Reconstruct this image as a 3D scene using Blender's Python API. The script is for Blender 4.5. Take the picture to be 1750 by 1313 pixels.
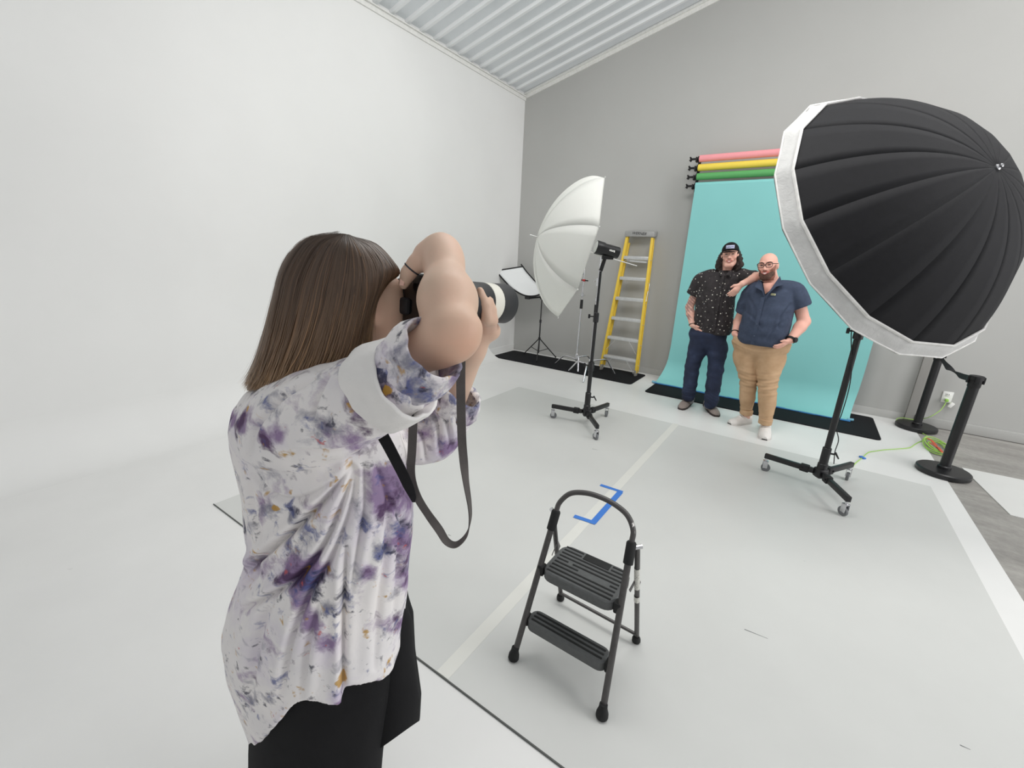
import bpy, bmesh, math, random
import numpy as np
from mathutils import Vector, Matrix

for o in list(bpy.data.objects):
    bpy.data.objects.remove(o, do_unlink=True)
SC = bpy.context.scene
COL = SC.collection
PI = math.pi

# ------------------------------------------------------------------ camera
# rows: camera right / up / back expressed in world axes (x along the grey wall, y towards it, z up)
F_PX, CX, CY, EYE = 735.0, 875.0, 656.5, 1.6
RC = np.array([[0.824066, 0.564648, 0.045697], [-0.195259, 0.207391, 0.958573], [0.53178, -0.79885, 0.281157]])
cam_data = bpy.data.cameras.new('view_camera')
cam_data.sensor_width = 36.0
cam_data.lens = F_PX / 1750.0 * 36.0
cam_data.clip_start = 0.05
cam = bpy.data.objects.new('view_camera', cam_data)
COL.objects.link(cam)
_m = Matrix([list(r) for r in RC.T]).to_4x4()
_m.translation = (0, 0, EYE)
cam.matrix_world = _m
SC.camera = cam

# ------------------------------------------------------------------ light
world = bpy.data.worlds.new('studio_world')
SC.world = world
world.use_nodes = True
world.node_tree.nodes['Background'].inputs[0].default_value = (0.985, 0.99, 1.0, 1)
world.node_tree.nodes['Background'].inputs[1].default_value = 0.56

def area(name, loc, target, sx, sy, power, colour=(1, 1, 1)):
    d = bpy.data.lights.new(name, 'AREA')
    d.shape = 'RECTANGLE'; d.size = sx; d.size_y = sy
    d.energy = power; d.color = colour
    o = bpy.data.objects.new(name, d); COL.objects.link(o)
    o.location = loc
    o.rotation_euler = (Vector(target) - Vector(loc)).to_track_quat('-Z', 'Y').to_euler()
    return o
area('daylight_from_side_door', (6.5, 3.4, 2.7), (-1.0, 5.2, 1.8), 3.6, 3.6, 230, (0.985, 0.985, 1.0))
area('ceiling_strip_light', (2.2, 4.0, 5.2), (1.4, 4.7, 0), 1.2, 3.2, 105, (1, 0.985, 0.965))
area('ceiling_strip_light', (-1.0, 2.6, 4.5), (-1.8, 4.2, 0), 2.6, 1.2, 95, (1, 0.985, 0.965))

vs = SC.view_settings
vs.view_transform = 'Standard'; vs.look = 'None'; vs.gamma = 1.0
vs.exposure = -0.14
vs.use_curve_mapping = False

# ------------------------------------------------------------------ pixel helpers (directions only)
EYEV = np.array([0, 0, EYE])
def ray(px, py):
    return RC.T @ np.array([px - CX, -(py - CY), -F_PX]) / F_PX
def on_floor(px, py, z=0.0):
    r = ray(px, py); return EYEV + r * ((z - EYE) / r[2])
def on_axis(px, py, ax, v):
    r = ray(px, py); return EYEV + r * ((v - EYEV[ax]) / r[ax])
def on_plane(px, py, p0, n):
    r = ray(px, py); return EYEV + r * (np.dot(np.array(p0) - EYEV, n) / np.dot(r, n))
def project(P):
    q = (np.atleast_2d(P) - EYEV) @ RC.T
    return np.stack([CX + F_PX * q[:, 0] / -q[:, 2], CY - F_PX * q[:, 1] / -q[:, 2]], 1)
def V3(*a): return np.array(a, float)
def unit(v):
    v = np.array(v, float); return v / max(1e-9, np.linalg.norm(v))

# ------------------------------------------------------------------ materials
def lin(c):
    """sRGB 0-255 -> linear"""
    out = []
    for v in c:
        v = v / 255.0
        out.append(v / 12.92 if v <= 0.04045 else ((v + 0.055) / 1.055) ** 2.4)
    return tuple(out)
MATS = {}
class NT:
    def __init__(s, name):
        s.m = bpy.data.materials.new(name); s.m.use_nodes = True
        s.t = s.m.node_tree; s.b = s.t.nodes['Principled BSDF']
    def n(s, typ, **kw):
        nd = s.t.nodes.new(typ)
        for k, v in kw.items():
            if k[0] == '_': setattr(nd, k[1:], v)
            else: nd.inputs[k.replace('_', ' ')].default_value = v
        return nd
    def l(s, a, b): s.t.links.new(a, b)
    def coord(s, kind='Object'):
        return s.n('ShaderNodeTexCoord').outputs[kind]
    def noise(s, scale, detail=3, rough=0.55, dist=0.0, vec=None, w=None):
        nd = s.n('ShaderNodeTexNoise', Scale=scale, Detail=detail, Roughness=rough, Distortion=dist)
        s.l(vec if vec is not None else s.coord(), nd.inputs['Vector'])
        return nd
    def ramp(s, fac, stops, interp='LINEAR'):
        r = s.n('ShaderNodeValToRGB'); cr = r.color_ramp; cr.interpolation = interp
        while len(cr.elements) < len(stops): cr.elements.new(0.5)
        for e, (p, c) in zip(cr.elements, stops):
            e.position = p; e.color = (*c, 1) if len(c) == 3 else c
        s.l(fac, r.inputs[0]); return r.outputs[0]
    def mix(s, fac, a, b, mode='MIX'):
        m = s.n('ShaderNodeMix', _data_type='RGBA', _blend_type=mode)
        for sock, v in ((m.inputs[0], fac), (m.inputs[6], a), (m.inputs[7], b)):
            if hasattr(v, 'is_linked'): s.l(v, sock)
            elif isinstance(v, tuple): sock.default_value = (*v, 1)
            else: sock.default_value = v
        return m.outputs[2]
    def math(s, op, a, b=0.0, c=0.0, clamp=False):
        m = s.n('ShaderNodeMath', _operation=op, _use_clamp=clamp)
        for sock, v in zip(m.inputs, (a, b, c)):
            if hasattr(v, 'is_linked'): s.l(v, sock)
            else: sock.default_value = v
        return m.outputs[0]
    def bump(s, h, strength=0.2, dist=0.01):
        b = s.n('ShaderNodeBump', Strength=strength, Distance=dist)
        s.l(h, b.inputs['Height']); s.l(b.outputs[0], s.b.inputs['Normal'])
    def colour(s, c):
        if hasattr(c, 'is_linked'): s.l(c, s.b.inputs['Base Color'])
        else: s.b.inputs['Base Color'].default_value = (*c, 1)
def mat(name, rgb=(200, 200, 200), rough=0.5, metal=0.0, var=0.06, scale=30, bump=0.0, bscale=200, spec=0.5):
    if name in MATS: return MATS[name]
    t = NT(name)
    c = lin(rgb)
    nz = t.noise(scale, 3)
    lo = tuple(max(0, v * (1 - var)) for v in c); hi = tuple(min(1, v * (1 + var)) for v in c)
    t.colour(t.ramp(nz.outputs[0], [(0.3, lo), (0.7, hi)]))
    t.b.inputs['Roughness'].default_value = rough
    t.b.inputs['Metallic'].default_value = metal
    t.b.inputs['Specular IOR Level'].default_value = spec
    if bump:
        t.bump(t.noise(bscale, 4).outputs[0], bump, 0.003)
    MATS[name] = t.m
    return t.m

# ------------------------------------------------------------------ objects
OFF = {}                                     # world offset of each object's local frame
def tag(o, label=None, cat=None, group=None, kind=None):
    if label: o['label'] = label
    if cat: o['category'] = cat
    if group: o['group'] = group
    if kind: o['kind'] = kind
    return o
def thing(name, loc, label, cat, group=None):
    o = bpy.data.objects.new(name, None); COL.objects.link(o)
    o.empty_display_size = 0.1
    o.location = tuple(float(v) for v in loc)
    OFF[o] = np.array(loc, float)
    return tag(o, label, cat, group)
def copy_thing(root, shift, label=None, group=None):
    def rec(o, parent):
        c = o.copy(); COL.objects.link(c); c.parent = parent
        for ch in o.children: rec(ch, c)
        return c
    r = rec(root, None)
    r.location = root.location + Vector(shift)
    OFF[r] = OFF[root] + np.array(shift, float)
    if label: r['label'] = label
    if group: r['group'] = group
    return r
def mesh_obj(name, verts, faces, m, parent=None, smooth=True, loc=None, cols=None, sharp=None, rest=None):
    verts = np.asarray(verts, float)
    if parent is not None: off = OFF[parent]
    elif loc is not None: off = np.array(loc, float)
    else: off = np.zeros(3)
    me = bpy.data.meshes.new(name)
    vv = verts - off
    me.from_pydata(vv.tolist(), [], faces if isinstance(faces, list) else faces.tolist())
    me.update()
    o = bpy.data.objects.new(name, me); COL.objects.link(o)
    if parent is not None: o.parent = parent
    elif loc is not None: o.location = tuple(off)
    OFF[o] = off
    for q in (m if isinstance(m, (list, tuple)) else [m]): me.materials.append(q)
    if smooth:
        me.shade_smooth()
        if sharp: me.set_sharp_from_angle(angle=math.radians(sharp))
    if rest is not None:
        a = me.attributes.new('Rest', 'FLOAT_VECTOR', 'POINT'); a.data.foreach_set('vector', np.asarray(rest, np.float32).ravel())
    if cols is not None:
        a = me.attributes.new('Col', 'FLOAT_COLOR', 'POINT')
        c4 = np.ones((len(verts), 4), np.float32); c4[:, :cols.shape[1]] = cols
        a.data.foreach_set('color', c4.ravel())
    return o

class MB:
    """collects shapes that make ONE part"""
    def __init__(s): s.v = []; s.f = []
    def add(s, v, f):
        b = len(s.v)
        s.v.extend([tuple(map(float, q)) for q in v])
        s.f.extend([[i + b for i in q] for q in f])
        return s
    def box(s, c, size, rot=None, ch=0.0):
        """chamfered box, rot = 3x3 matrix whose columns are the box axes"""
        hx, hy, hz = [q / 2 for q in size]
        ch = min(ch, hx * .9, hy * .9, hz * .9)
        R_ = np.eye(3) if rot is None else np.array(rot, float)
        if ch <= 0:
            v = [(x, y, z) for x in (-hx, hx) for y in (-hy, hy) for z in (-hz, hz)]
            f = [[0, 1, 3, 2], [4, 6, 7, 5], [0, 4, 5, 1], [2, 3, 7, 6], [0, 2, 6, 4], [1, 5, 7, 3]]
        else:
            bm = bmesh.new(); bmesh.ops.create_cube(bm, size=1)
            for q in bm.verts: q.co = Vector((q.co.x * 2 * hx, q.co.y * 2 * hy, q.co.z * 2 * hz))
            bmesh.ops.bevel(bm, geom=bm.edges[:], offset=ch, segments=2, affect='EDGES', profile=0.5)
            bm.verts.index_update()
            v = [tuple(q.co) for q in bm.verts]; f = [[w.index for w in q.verts] for q in bm.faces]
            bm.free()
        v = (R_ @ np.array(v).T).T + np.array(c, float)
        return s.add(v, f)
    def tube(s, pts, r, seg=10, cap=True, flat=None, closed=False):
        pts = [np.array(p, float) for p in pts]; n = len(pts)
        rs = [r] * n if np.isscalar(r) else list(r)
        tans = []
        for i in range(n):
            a = pts[(i - 1) % n] if (closed or i > 0) else pts[i]
            b = pts[(i + 1) % n] if (closed or i < n - 1) else pts[i]
            tans.append(unit(b - a))
        t0 = tans[0]
        if flat is not None: u = np.array(flat[0], float)
        else: u = V3(0, 0, 1) if abs(t0[2]) < 0.9 else V3(1, 0, 0)
        rings = []
        for i in range(n):
            t = tans[i]
            u = unit(u - t * np.dot(u, t)); w = np.cross(t, u)
            k = flat[1] if flat is not None else 1.0
            ring = []
            for j in range(seg):
                a = 2 * PI * j / seg
                ring.append(pts[i] + rs[i] * (math.cos(a) * u * k + math.sin(a) * w))
            rings.append(ring)
        return s.loft(rings, cap, closed)
    def loft(s, rings, cap=True, closed=False):
        n = len(rings); k = len(rings[0])
        v = [q for r_ in rings for q in r_]; f = []
        for i in range(n if closed else n - 1):
            i2 = (i + 1) % n
            for j in range(k):
                f.append([i * k + j, i * k + (j + 1) % k, i2 * k + (j + 1) % k, i2 * k + j])
        if cap and not closed:
            f.append(list(range(k))[::-1]); f.append([(n - 1) * k + j for j in range(k)])
        return s.add(v, f)
    def lathe(s, prof, org, axis=(0, 0, 1), seg=20, cap=True):
        ax = unit(axis); u = unit(np.cross(ax, V3(0, 0, 1) if abs(ax[2]) < .9 else V3(1, 0, 0))); w = np.cross(ax, u)
        org = np.array(org, float)
        rings = [[org + ax * z + r * (math.cos(2 * PI * j / seg) * u + math.sin(2 * PI * j / seg) * w) for j in range(seg)] for r, z in prof]
        return s.loft(rings, cap)
    def prism(s, poly, z0, z1):
        n = len(poly)
        v = [(p[0], p[1], z0) for p in poly] + [(p[0], p[1], z1) for p in poly]
        f = [list(range(n))[::-1], list(range(n, 2 * n))] + [[i, (i + 1) % n, n + (i + 1) % n, n + i] for i in range(n)]
        return s.add(v, f)
    def ribbon(s, pts, side, w, t):
        """flat band with thickness: side = width direction per point"""
        rings = []
        n = len(pts)
        for i in range(n):
            p = np.array(pts[i], float)
            tg = unit(np.array(pts[min(i + 1, n - 1)], float) - np.array(pts[max(i - 1, 0)], float))
            sd = np.array(side[i] if np.ndim(side[0]) else side, float); sd = unit(sd - tg * np.dot(sd, tg))
            nm = np.cross(tg, sd)
            ww = w[i] if np.ndim(w) else w
            rings.append([p + sd * ww / 2 + nm * t / 2, p - sd * ww / 2 + nm * t / 2, p - sd * ww / 2 - nm * t / 2, p + sd * ww / 2 - nm * t / 2])
        return s.loft(rings, True)
    def build(s, name, m, parent=None, smooth=True, loc=None, sharp=35):
        return mesh_obj(name, s.v, s.f, m, parent, smooth, loc, sharp=sharp)
def spline(pts, n=8, closed=False):
    """Catmull-Rom through points (any dimension)"""
    P = [np.array(p, float) for p in pts]; N = len(P); out = []
    rng = N if closed else N - 1
    for i in range(rng):
        p0 = P[(i - 1) % N] if (closed or i > 0) else 2 * P[0] - P[1]
        p1 = P[i]; p2 = P[(i + 1) % N]
        p3 = P[(i + 2) % N] if (closed or i + 2 < N) else 2 * P[-1] - P[-2]
        for k in range(n):
            t = k / n
            out.append(0.5 * ((2 * p1) + (-p0 + p2) * t + (2 * p0 - 5 * p1 + 4 * p2 - p3) * t * t + (-p0 + 3 * p1 - 3 * p2 + p3) * t ** 3))
    if not closed: out.append(P[-1])
    return out
def axes(z, x=None):
    """3x3 with columns x,y,z"""
    z = unit(z); x = unit(np.cross(V3(0, 1, 0) if abs(z[1]) < .9 else V3(1, 0, 0), z)) if x is None else unit(np.array(x) - z * np.dot(x, z))
    return np.stack([x, np.cross(z, x), z], 1)

# ------------------------------------------------------------------ implicit surfaces for bodies and cloth
class Field:
    def __init__(s, lo, hi, h):
        s.lo = np.array(lo, float); s.h = h
        s.n = np.ceil((np.array(hi, float) - s.lo) / h).astype(int) + 1
        s.a = np.full(s.n, 1.0, np.float32)
    def _sub(s, lo, hi):
        i0 = np.maximum(0, np.floor((lo - s.lo) / s.h).astype(int)); i1 = np.minimum(s.n, np.ceil((hi - s.lo) / s.h).astype(int) + 1)
        if np.any(i1 <= i0): return None
        sl = tuple(slice(a, b) for a, b in zip(i0, i1))
        g = [(np.arange(a, b) * s.h + l).astype(np.float32) for a, b, l in zip(i0, i1, s.lo)]
        return sl, g[0][:, None, None], g[1][None, :, None], g[2][None, None, :]
    def _put(s, sl, d, k, op):
        a = s.a[sl]
        if op == 'cut':
            d = -d
            if k > 0:
                h = np.clip(0.5 - 0.5 * (a - d) / k, 0, 1); r = a * (1 - h) + d * h + k * h * (1 - h)
            else: r = np.maximum(a, d)
        else:
            if k > 0:
                h = np.clip(0.5 + 0.5 * (a - d) / k, 0, 1); r = a * (1 - h) + d * h - k * h * (1 - h)
            else: r = np.minimum(a, d)
        s.a[sl] = r
    def cone(s, a, b, ra, rb=None, k=0.02, flat=None, op='add'):
        """round cone a-b; flat=(axis, factor) squashes the section along axis"""
        a = np.array(a, float); b = np.array(b, float); rb = ra if rb is None else rb
        m = max(ra, rb) + 2 * k + 3 * s.h
        q = s._sub(np.minimum(a, b) - m, np.maximum(a, b) + m)
        if q is None: return s
        sl, X, Y, Z = q
        px, py, pz = X - a[0], Y - a[1], Z - a[2]
        ba = b - a; L2 = max(1e-9, ba @ ba)
        t = np.clip((px * ba[0] + py * ba[1] + pz * ba[2]) / L2, 0, 1)
        dx, dy, dz = px - t * ba[0], py - t * ba[1], pz - t * ba[2]
        sc = 1.0
        if flat is not None:
            ax = unit(flat[0]); fk = flat[1]
            dp = (dx * ax[0] + dy * ax[1] + dz * ax[2]) * (1 / fk - 1)
            dx = dx + dp * ax[0]; dy = dy + dp * ax[1]; dz = dz + dp * ax[2]; sc = min(1, fk)
        d = (np.sqrt(dx * dx + dy * dy + dz * dz) - (ra + (rb - ra) * t)) * sc
        s._put(sl, d, k, op); return s
    def ell(s, c, r, rot=None, k=0.02, op='add'):
        c = np.array(c, float); r = np.array(r, float); Rm = np.eye(3) if rot is None else np.array(rot, float)
        m = np.abs(Rm) @ r + 2 * k + 3 * s.h
        q = s._sub(c - m, c + m)
        if q is None: return s
        sl, X, Y, Z = q
        px, py, pz = X - c[0], Y - c[1], Z - c[2]
        u = [(px * Rm[0, i] + py * Rm[1, i] + pz * Rm[2, i]) / r[i] for i in range(3)]
        k0 = np.sqrt(u[0] ** 2 + u[1] ** 2 + u[2] ** 2)
        k1 = np.sqrt((u[0] / r[0]) ** 2 + (u[1] / r[1]) ** 2 + (u[2] / r[2]) ** 2) + 1e-6
        d = k0 * (k0 - 1) / k1
        s._put(sl, d, k, op); return s
    def chain(s, pts, rs, k=0.02, flat=None, op='add'):
        for i in range(len(pts) - 1): s.cone(pts[i], pts[i + 1], rs[i], rs[i + 1], k, flat, op)
        return s
    def half(s, p, n, op='cut', k=0.0):
        """remove everything on the +n side of the plane"""
        X = (np.arange(s.n[0]) * s.h + s.lo[0])[:, None, None]; Y = (np.arange(s.n[1]) * s.h + s.lo[1])[None, :, None]; Z = (np.arange(s.n[2]) * s.h + s.lo[2])[None, None, :]
        n = unit(n); d = ((X - p[0]) * n[0] + (Y - p[1]) * n[1] + (Z - p[2]) * n[2]).astype(np.float32)
        s.a = np.maximum(s.a, d); return s
    def mesh(s):
        a = s.a; ins = a < 0
        c = np.zeros(np.array(a.shape) - 1, np.int8)
        for i in (0, 1):
            for j in (0, 1):
                for k in (0, 1):
                    c += ins[i:a.shape[0] - 1 + i, j:a.shape[1] - 1 + j, k:a.shape[2] - 1 + k]
        mask = (c > 0) & (c < 8)
        I, J, K = np.nonzero(mask)
        idx = np.full(mask.shape, -1, np.int64); idx[I, J, K] = np.arange(len(I))
        acc = np.zeros((len(I), 3)); cnt = np.zeros(len(I))
        cor = [(i, j, k) for i in (0, 1) for j in (0, 1) for k in (0, 1)]
        for p in cor:
            for ax in range(3):
                if p[ax]: continue
                q = list(p); q[ax] = 1
                va = a[I + p[0], J + p[1], K + p[2]]; vb = a[I + q[0], J + q[1], K + q[2]]
                m = (va < 0) != (vb < 0)
                t = np.where(m, va / np.where(va - vb == 0, 1, va - vb), 0)
                pt = np.tile(np.array(p, float), (len(I), 1)); pt[:, ax] = t
                acc += np.where(m[:, None], pt, 0); cnt += m
        V = (np.stack([I, J, K], 1) + acc / cnt[:, None]) * s.h + s.lo
        F = []
        for ax in range(3):
            b1, b2 = [(1, 2), (2, 0), (0, 1)][ax]
            lo = [slice(None)] * 3; hi = [slice(None)] * 3
            lo[ax] = slice(0, a.shape[ax] - 1); hi[ax] = slice(1, a.shape[ax])
            A = ins[tuple(lo)]; B = ins[tuple(hi)]
            E_ = np.stack(np.nonzero(A != B), 1)
            ok = (E_[:, b1] > 0) & (E_[:, b2] > 0) & (E_[:, b1] < a.shape[b1] - 1) & (E_[:, b2] < a.shape[b2] - 1)
            E_ = E_[ok]
            def cell(d1, d2):
                q = E_.copy(); q[:, b1] -= d1; q[:, b2] -= d2
                return idx[q[:, 0], q[:, 1], q[:, 2]]
            Q = np.stack([cell(1, 1), cell(0, 1), cell(0, 0), cell(1, 0)], 1)
            flip = ~A[E_[:, 0], E_[:, 1], E_[:, 2]]
            Q[flip] = Q[flip][:, ::-1]
            F.append(Q)
        F = np.concatenate(F); F = F[(F >= 0).all(1)]
        return V, F
def relax(V, F, it=2, lam=0.5):
    E_ = np.concatenate([F[:, [0, 1]], F[:, [1, 2]], F[:, [2, 3]], F[:, [3, 0]]])
    E_ = np.concatenate([E_, E_[:, ::-1]])
    deg = np.bincount(E_[:, 0], minlength=len(V)).astype(float); deg[deg == 0] = 1
    for _ in range(it):
        S = np.stack([np.bincount(E_[:, 0], weights=V[E_[:, 1], i], minlength=len(V)) for i in range(3)], 1)
        V = V + lam * (S / deg[:, None] - V)
    return V
def vnormals(V, F):
    n = np.cross(V[F[:, 2]] - V[F[:, 0]], V[F[:, 3]] - V[F[:, 1]])
    N = np.zeros_like(V)
    for i in range(4):
        for j in range(3): N[:, j] += np.bincount(F[:, i], weights=n[:, j], minlength=len(V))
    return N / np.maximum(1e-12, np.linalg.norm(N, axis=1))[:, None]
def sstep(x, a, b):
    t = np.clip((x - a) / (b - a), 0, 1); return t * t * (3 - 2 * t)
def seg_dist(P, a, b):
    a = np.array(a, float); b = np.array(b, float); ba = b - a
    t = np.clip(((P - a) @ ba) / (ba @ ba), 0, 1)
    return np.linalg.norm(P - a - t[:, None] * ba, axis=1), t
def poly_dist(P, pts):
    """distance to a polyline and the 0..1 position along it"""
    best = np.full(len(P), 1e9); pos = np.zeros(len(P)); side = np.zeros(len(P)); n = len(pts) - 1
    for i in range(n):
        d, t = seg_dist(P, pts[i], pts[i + 1])
        m = d < best
        ab = np.array(pts[i + 1], float) - np.array(pts[i], float)
        if P.shape[1] == 2:
            cr = ab[0] * (P[:, 1] - pts[i][1]) - ab[1] * (P[:, 0] - pts[i][0]); side = np.where(m, np.sign(cr), side)
        pos = np.where(m, (i + t) / n, pos); best = np.where(m, d, best)
    return best, pos, side
# ================================================================== the room
XL, YB, CZ, SLOPE = -4.3, 6.45, 4.08, 0.242
Y0, X1 = -2.5, 4.6
def ceil_z(x): return CZ + SLOPE * (x - XL)

def wall_paint(name, rgb, bump=0.08):
    t = NT(name); c = lin(rgb)
    n1 = t.noise(0.9, 4).outputs[0]
    t.colour(t.ramp(n1, [(0.3, tuple(v * .97 for v in c)), (0.7, tuple(min(1, v * 1.02) for v in c))]))
    t.b.inputs['Roughness'].default_value = 0.75
    t.b.inputs['Specular IOR Level'].default_value = 0.25
    t.bump(t.noise(260, 3).outputs[0], bump, 0.002)
    return t.m
M_white = wall_paint('white_wall_paint', (228, 228, 226))
M_grey = wall_paint('grey_wall_paint', (181, 181, 178), 0.15)
M_col = wall_paint('grey_column_paint', (152, 150, 146), 0.1)
M_trim = mat('white_trim', (226, 226, 222), 0.45)
M_ceil = mat('ceiling_steel', (222, 226, 229), 0.42, 0.0, 0.03, 3)
M_rib = mat('ceiling_rib_steel', (238, 240, 241), 0.4, 0.0, 0.02, 3)

def floor_paint(name, rgb, spots=0.5, rough=0.38):
    t = NT(name); c = lin(rgb)
    a = t.noise(1.3, 5).outputs[0]
    base = t.ramp(a, [(0.3, tuple(v * .955 for v in c)), (0.7, tuple(min(1, v * 1.02) for v in c))])
    s_ = t.noise(9, 2, 0.5, 0.6).outputs[0]
    spot = t.ramp(s_, [(0.0, (0, 0, 0)), (0.775, (0, 0, 0)), (0.80, (1, 1, 1))])
    fac = t.math('MULTIPLY', spot, spots)
    t.colour(t.mix(fac, base, tuple(v * .55 for v in c)))
    t.b.inputs['Roughness'].default_value = rough
    t.b.inputs['Specular IOR Level'].default_value = 0.35
    t.bump(t.noise(130, 3).outputs[0], 0.05, 0.002)
    return t.m
M_floorw = floor_paint('white_floor_paint', (229, 229, 227), 0.25)
M_sheet = floor_paint('grey_sheet_vinyl', (208, 209, 206), 0.35, 0.42)
def concrete():
    t = NT('concrete'); 
    mp = t.n('ShaderNodeMapping'); t.l(t.coord(), mp.inputs[0]); mp.inputs['Scale'].default_value = (0.7, 2.6, 1)
    a = t.noise(1.6, 6, 0.6, 0.8, mp.outputs[0]).outputs[0]
    b = t.noise(22, 5, 0.7).outputs[0]
    c1 = t.ramp(a, [(0.25, lin((138, 135, 131))), (0.5, lin((158, 155, 150))), (0.75, lin((178, 175, 170)))])
    c2 = t.ramp(b, [(0.3, (.82, .82, .82)), (0.7, (1.08, 1.08, 1.08))])
    t.colour(t.mix(1.0, c1, c2, 'MULTIPLY'))
    t.b.inputs['Roughness'].default_value = 0.55
    t.bump(b, 0.08, 0.004)
    return t.m
M_conc = concrete()

def struct(o): return tag(o, kind='structure')
mb = MB(); mb.box(((XL + X1) / 2, (Y0 + YB) / 2, -0.105), (X1 - XL, YB - Y0, 0.2)); struct(mb.build('floor', M_conc))
mb = MB(); mb.prism([(XL, Y0), (1.236, Y0), (1.228, YB - 0.012), (XL, YB - 0.012)], -0.006, 0.0)
struct(mb.build('floor_white_paint', M_floorw))
mb = MB(); mb.prism([(1.405, 5.152), (2.60, 5.215), (2.5, 4.30), (1.487, 4.281)], -0.005, -0.001)
struct(mb.build('floor_white_patch', floor_paint('white_floor_patch', (222, 222, 219), 0.4)))

# back wall with the sloped top
def wall_prism(x0, x1, y0, y1, top):
    v = [(x0, y0, 0), (x1, y0, 0), (x1, y0, top(x1)), (x0, y0, top(x0)), (x0, y1, 0), (x1, y1, 0), (x1, y1, top(x1)), (x0, y1, top(x0))]
    f = [[0, 1, 2, 3], [5, 4, 7, 6], [4, 0, 3, 7], [1, 5, 6, 2], [3, 2, 6, 7], [4, 5, 1, 0]]
    return v, f
mb = MB(); mb.add(*wall_prism(XL - 0.15, X1, YB, YB + 0.15, ceil_z)); WB = struct(mb.build('wall_back', M_grey, smooth=False))
mb = MB(); mb.box((XL - 0.075, (Y0 + YB) / 2, CZ / 2), (0.15, YB - Y0, CZ)); WL = struct(mb.build('wall_left', M_white, smooth=False))
# plaster cove between the left wall and the floor, ends short of the grey wall
RCV = 0.38
prof = [(XL, 0.0)] + [(XL + RCV - RCV * math.cos(a), RCV - RCV * math.sin(a)) for a in np.linspace(0, PI / 2, 20)]
mb = MB()
n = len(prof); ya, yb_ = Y0, 5.60
v = [(p[0], ya, p[1]) for p in prof] + [(p[0], yb_, p[1]) for p in prof]
f = [[i, i + 1, n + i + 1, n + i] for i in range(1, n - 1)] + [list(range(n, 2 * n)), list(range(n))[::-1]]
mb.add(v, f); mb.build('cove', M_white, WL, sharp=40)

# baseboards
mb = MB(); mb.box(((XL + 1.16) / 2, YB - 0.006, 0.045), (1.16 - XL, 0.012, 0.09), ch=0.003); struct(mb.build('baseboard_back', M_grey))
mb = MB(); mb.box(((1.25 + X1) / 2, YB - 0.03, 0.05), (X1 - 1.25, 0.06, 0.10), ch=0.004); struct(mb.build('baseboard_right', M_grey))
mb = MB(); mb.box((XL + 0.006, (5.61 + YB) / 2, 0.05), (0.012, YB - 5.61, 0.10), ch=0.003); struct(mb.build('baseboard_left', M_white))
# flat grey post on the back wall
mb = MB(); mb.add(*wall_prism(1.165, 1.24, YB - 0.045, YB, lambda x: 1.7)); struct(mb.build('trim_1', M_col, smooth=False))

# ceiling of ribbed steel sheets
TH = math.atan(SLOPE); cs, sn = math.cos(TH), math.sin(TH)
def on_ceiling(y0, y1, h0, h1, x0=XL, x1=X1):
    """slab on the underside of the slope; h measured down from the sheet"""
    v = []
    for x in (x0, x1):
        for y in (y0, y1):
            for h in (h0, h1): v.append((x + sn * h, y, ceil_z(x) - cs * h))
    return v, [[0, 1, 3, 2], [4, 6, 7, 5], [0, 4, 5, 1], [2, 3, 7, 6], [0, 2, 6, 4], [1, 5, 7, 3]]
mb = MB(); mb.add(*on_ceiling(Y0, YB + .15, -0.06, -0.004)); CE = struct(mb.build('ceiling', M_ceil, smooth=False))
pitch = 0.2195
ys = [6.20 - i * pitch for i in range(40)]
me_rib = None
for i, y in enumerate(ys):
    if me_rib is None:
        v = []
        for x in (XL, X1):
            for dy, h in ((-0.036, 0), (-0.019, 0.03), (0.019, 0.03), (0.036, 0)): v.append((x + sn * h, dy, ceil_z(x) - cs * h))
        ob = mesh_obj('rib', np.array(v), [[0, 1, 5, 4], [1, 2, 6, 5], [2, 3, 7, 6], [3, 0, 4, 7], [0, 3, 2, 1], [4, 5, 6, 7]], M_rib, CE, smooth=False)
        me_rib = ob.data; ob.location = (0, y, 0)
    else:
        ob = bpy.data.objects.new('rib', me_rib); COL.objects.link(ob); ob.parent = CE; ob.location = (0, y, 0)
# one sheet between each pair of ribs
pan = None
for i in range(len(ys) - 1):
    yc = (ys[i] + ys[i + 1]) / 2
    if pan is None:
        v, f = on_ceiling(-pitch / 2 + .03, pitch / 2 - .03, -0.004, 0.003)
        ob = mesh_obj('steel_panel', np.array(v), f, M_ceil, CE, smooth=False); pan = ob.data
    else:
        ob = bpy.data.objects.new('steel_panel', pan); COL.objects.link(ob); ob.parent = CE
    ob.location = (0, yc, 0)
mb = MB(); mb.add(*on_ceiling(YB - 0.045, YB, 0, 0.028)); mb.add(*on_ceiling(YB - 0.012, YB, 0.028, 0.075)); struct(mb.build('trim_2', M_trim, smooth=False))
mb = MB(); mb.box((XL + 0.008, (Y0 + YB) / 2, CZ - 0.075), (0.016, YB - Y0, 0.055)); mb.box((XL + .02, (Y0 + YB) / 2, CZ - 0.052), (0.04, YB - Y0, 0.010)); struct(mb.build('trim_3', M_trim, smooth=False))

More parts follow.
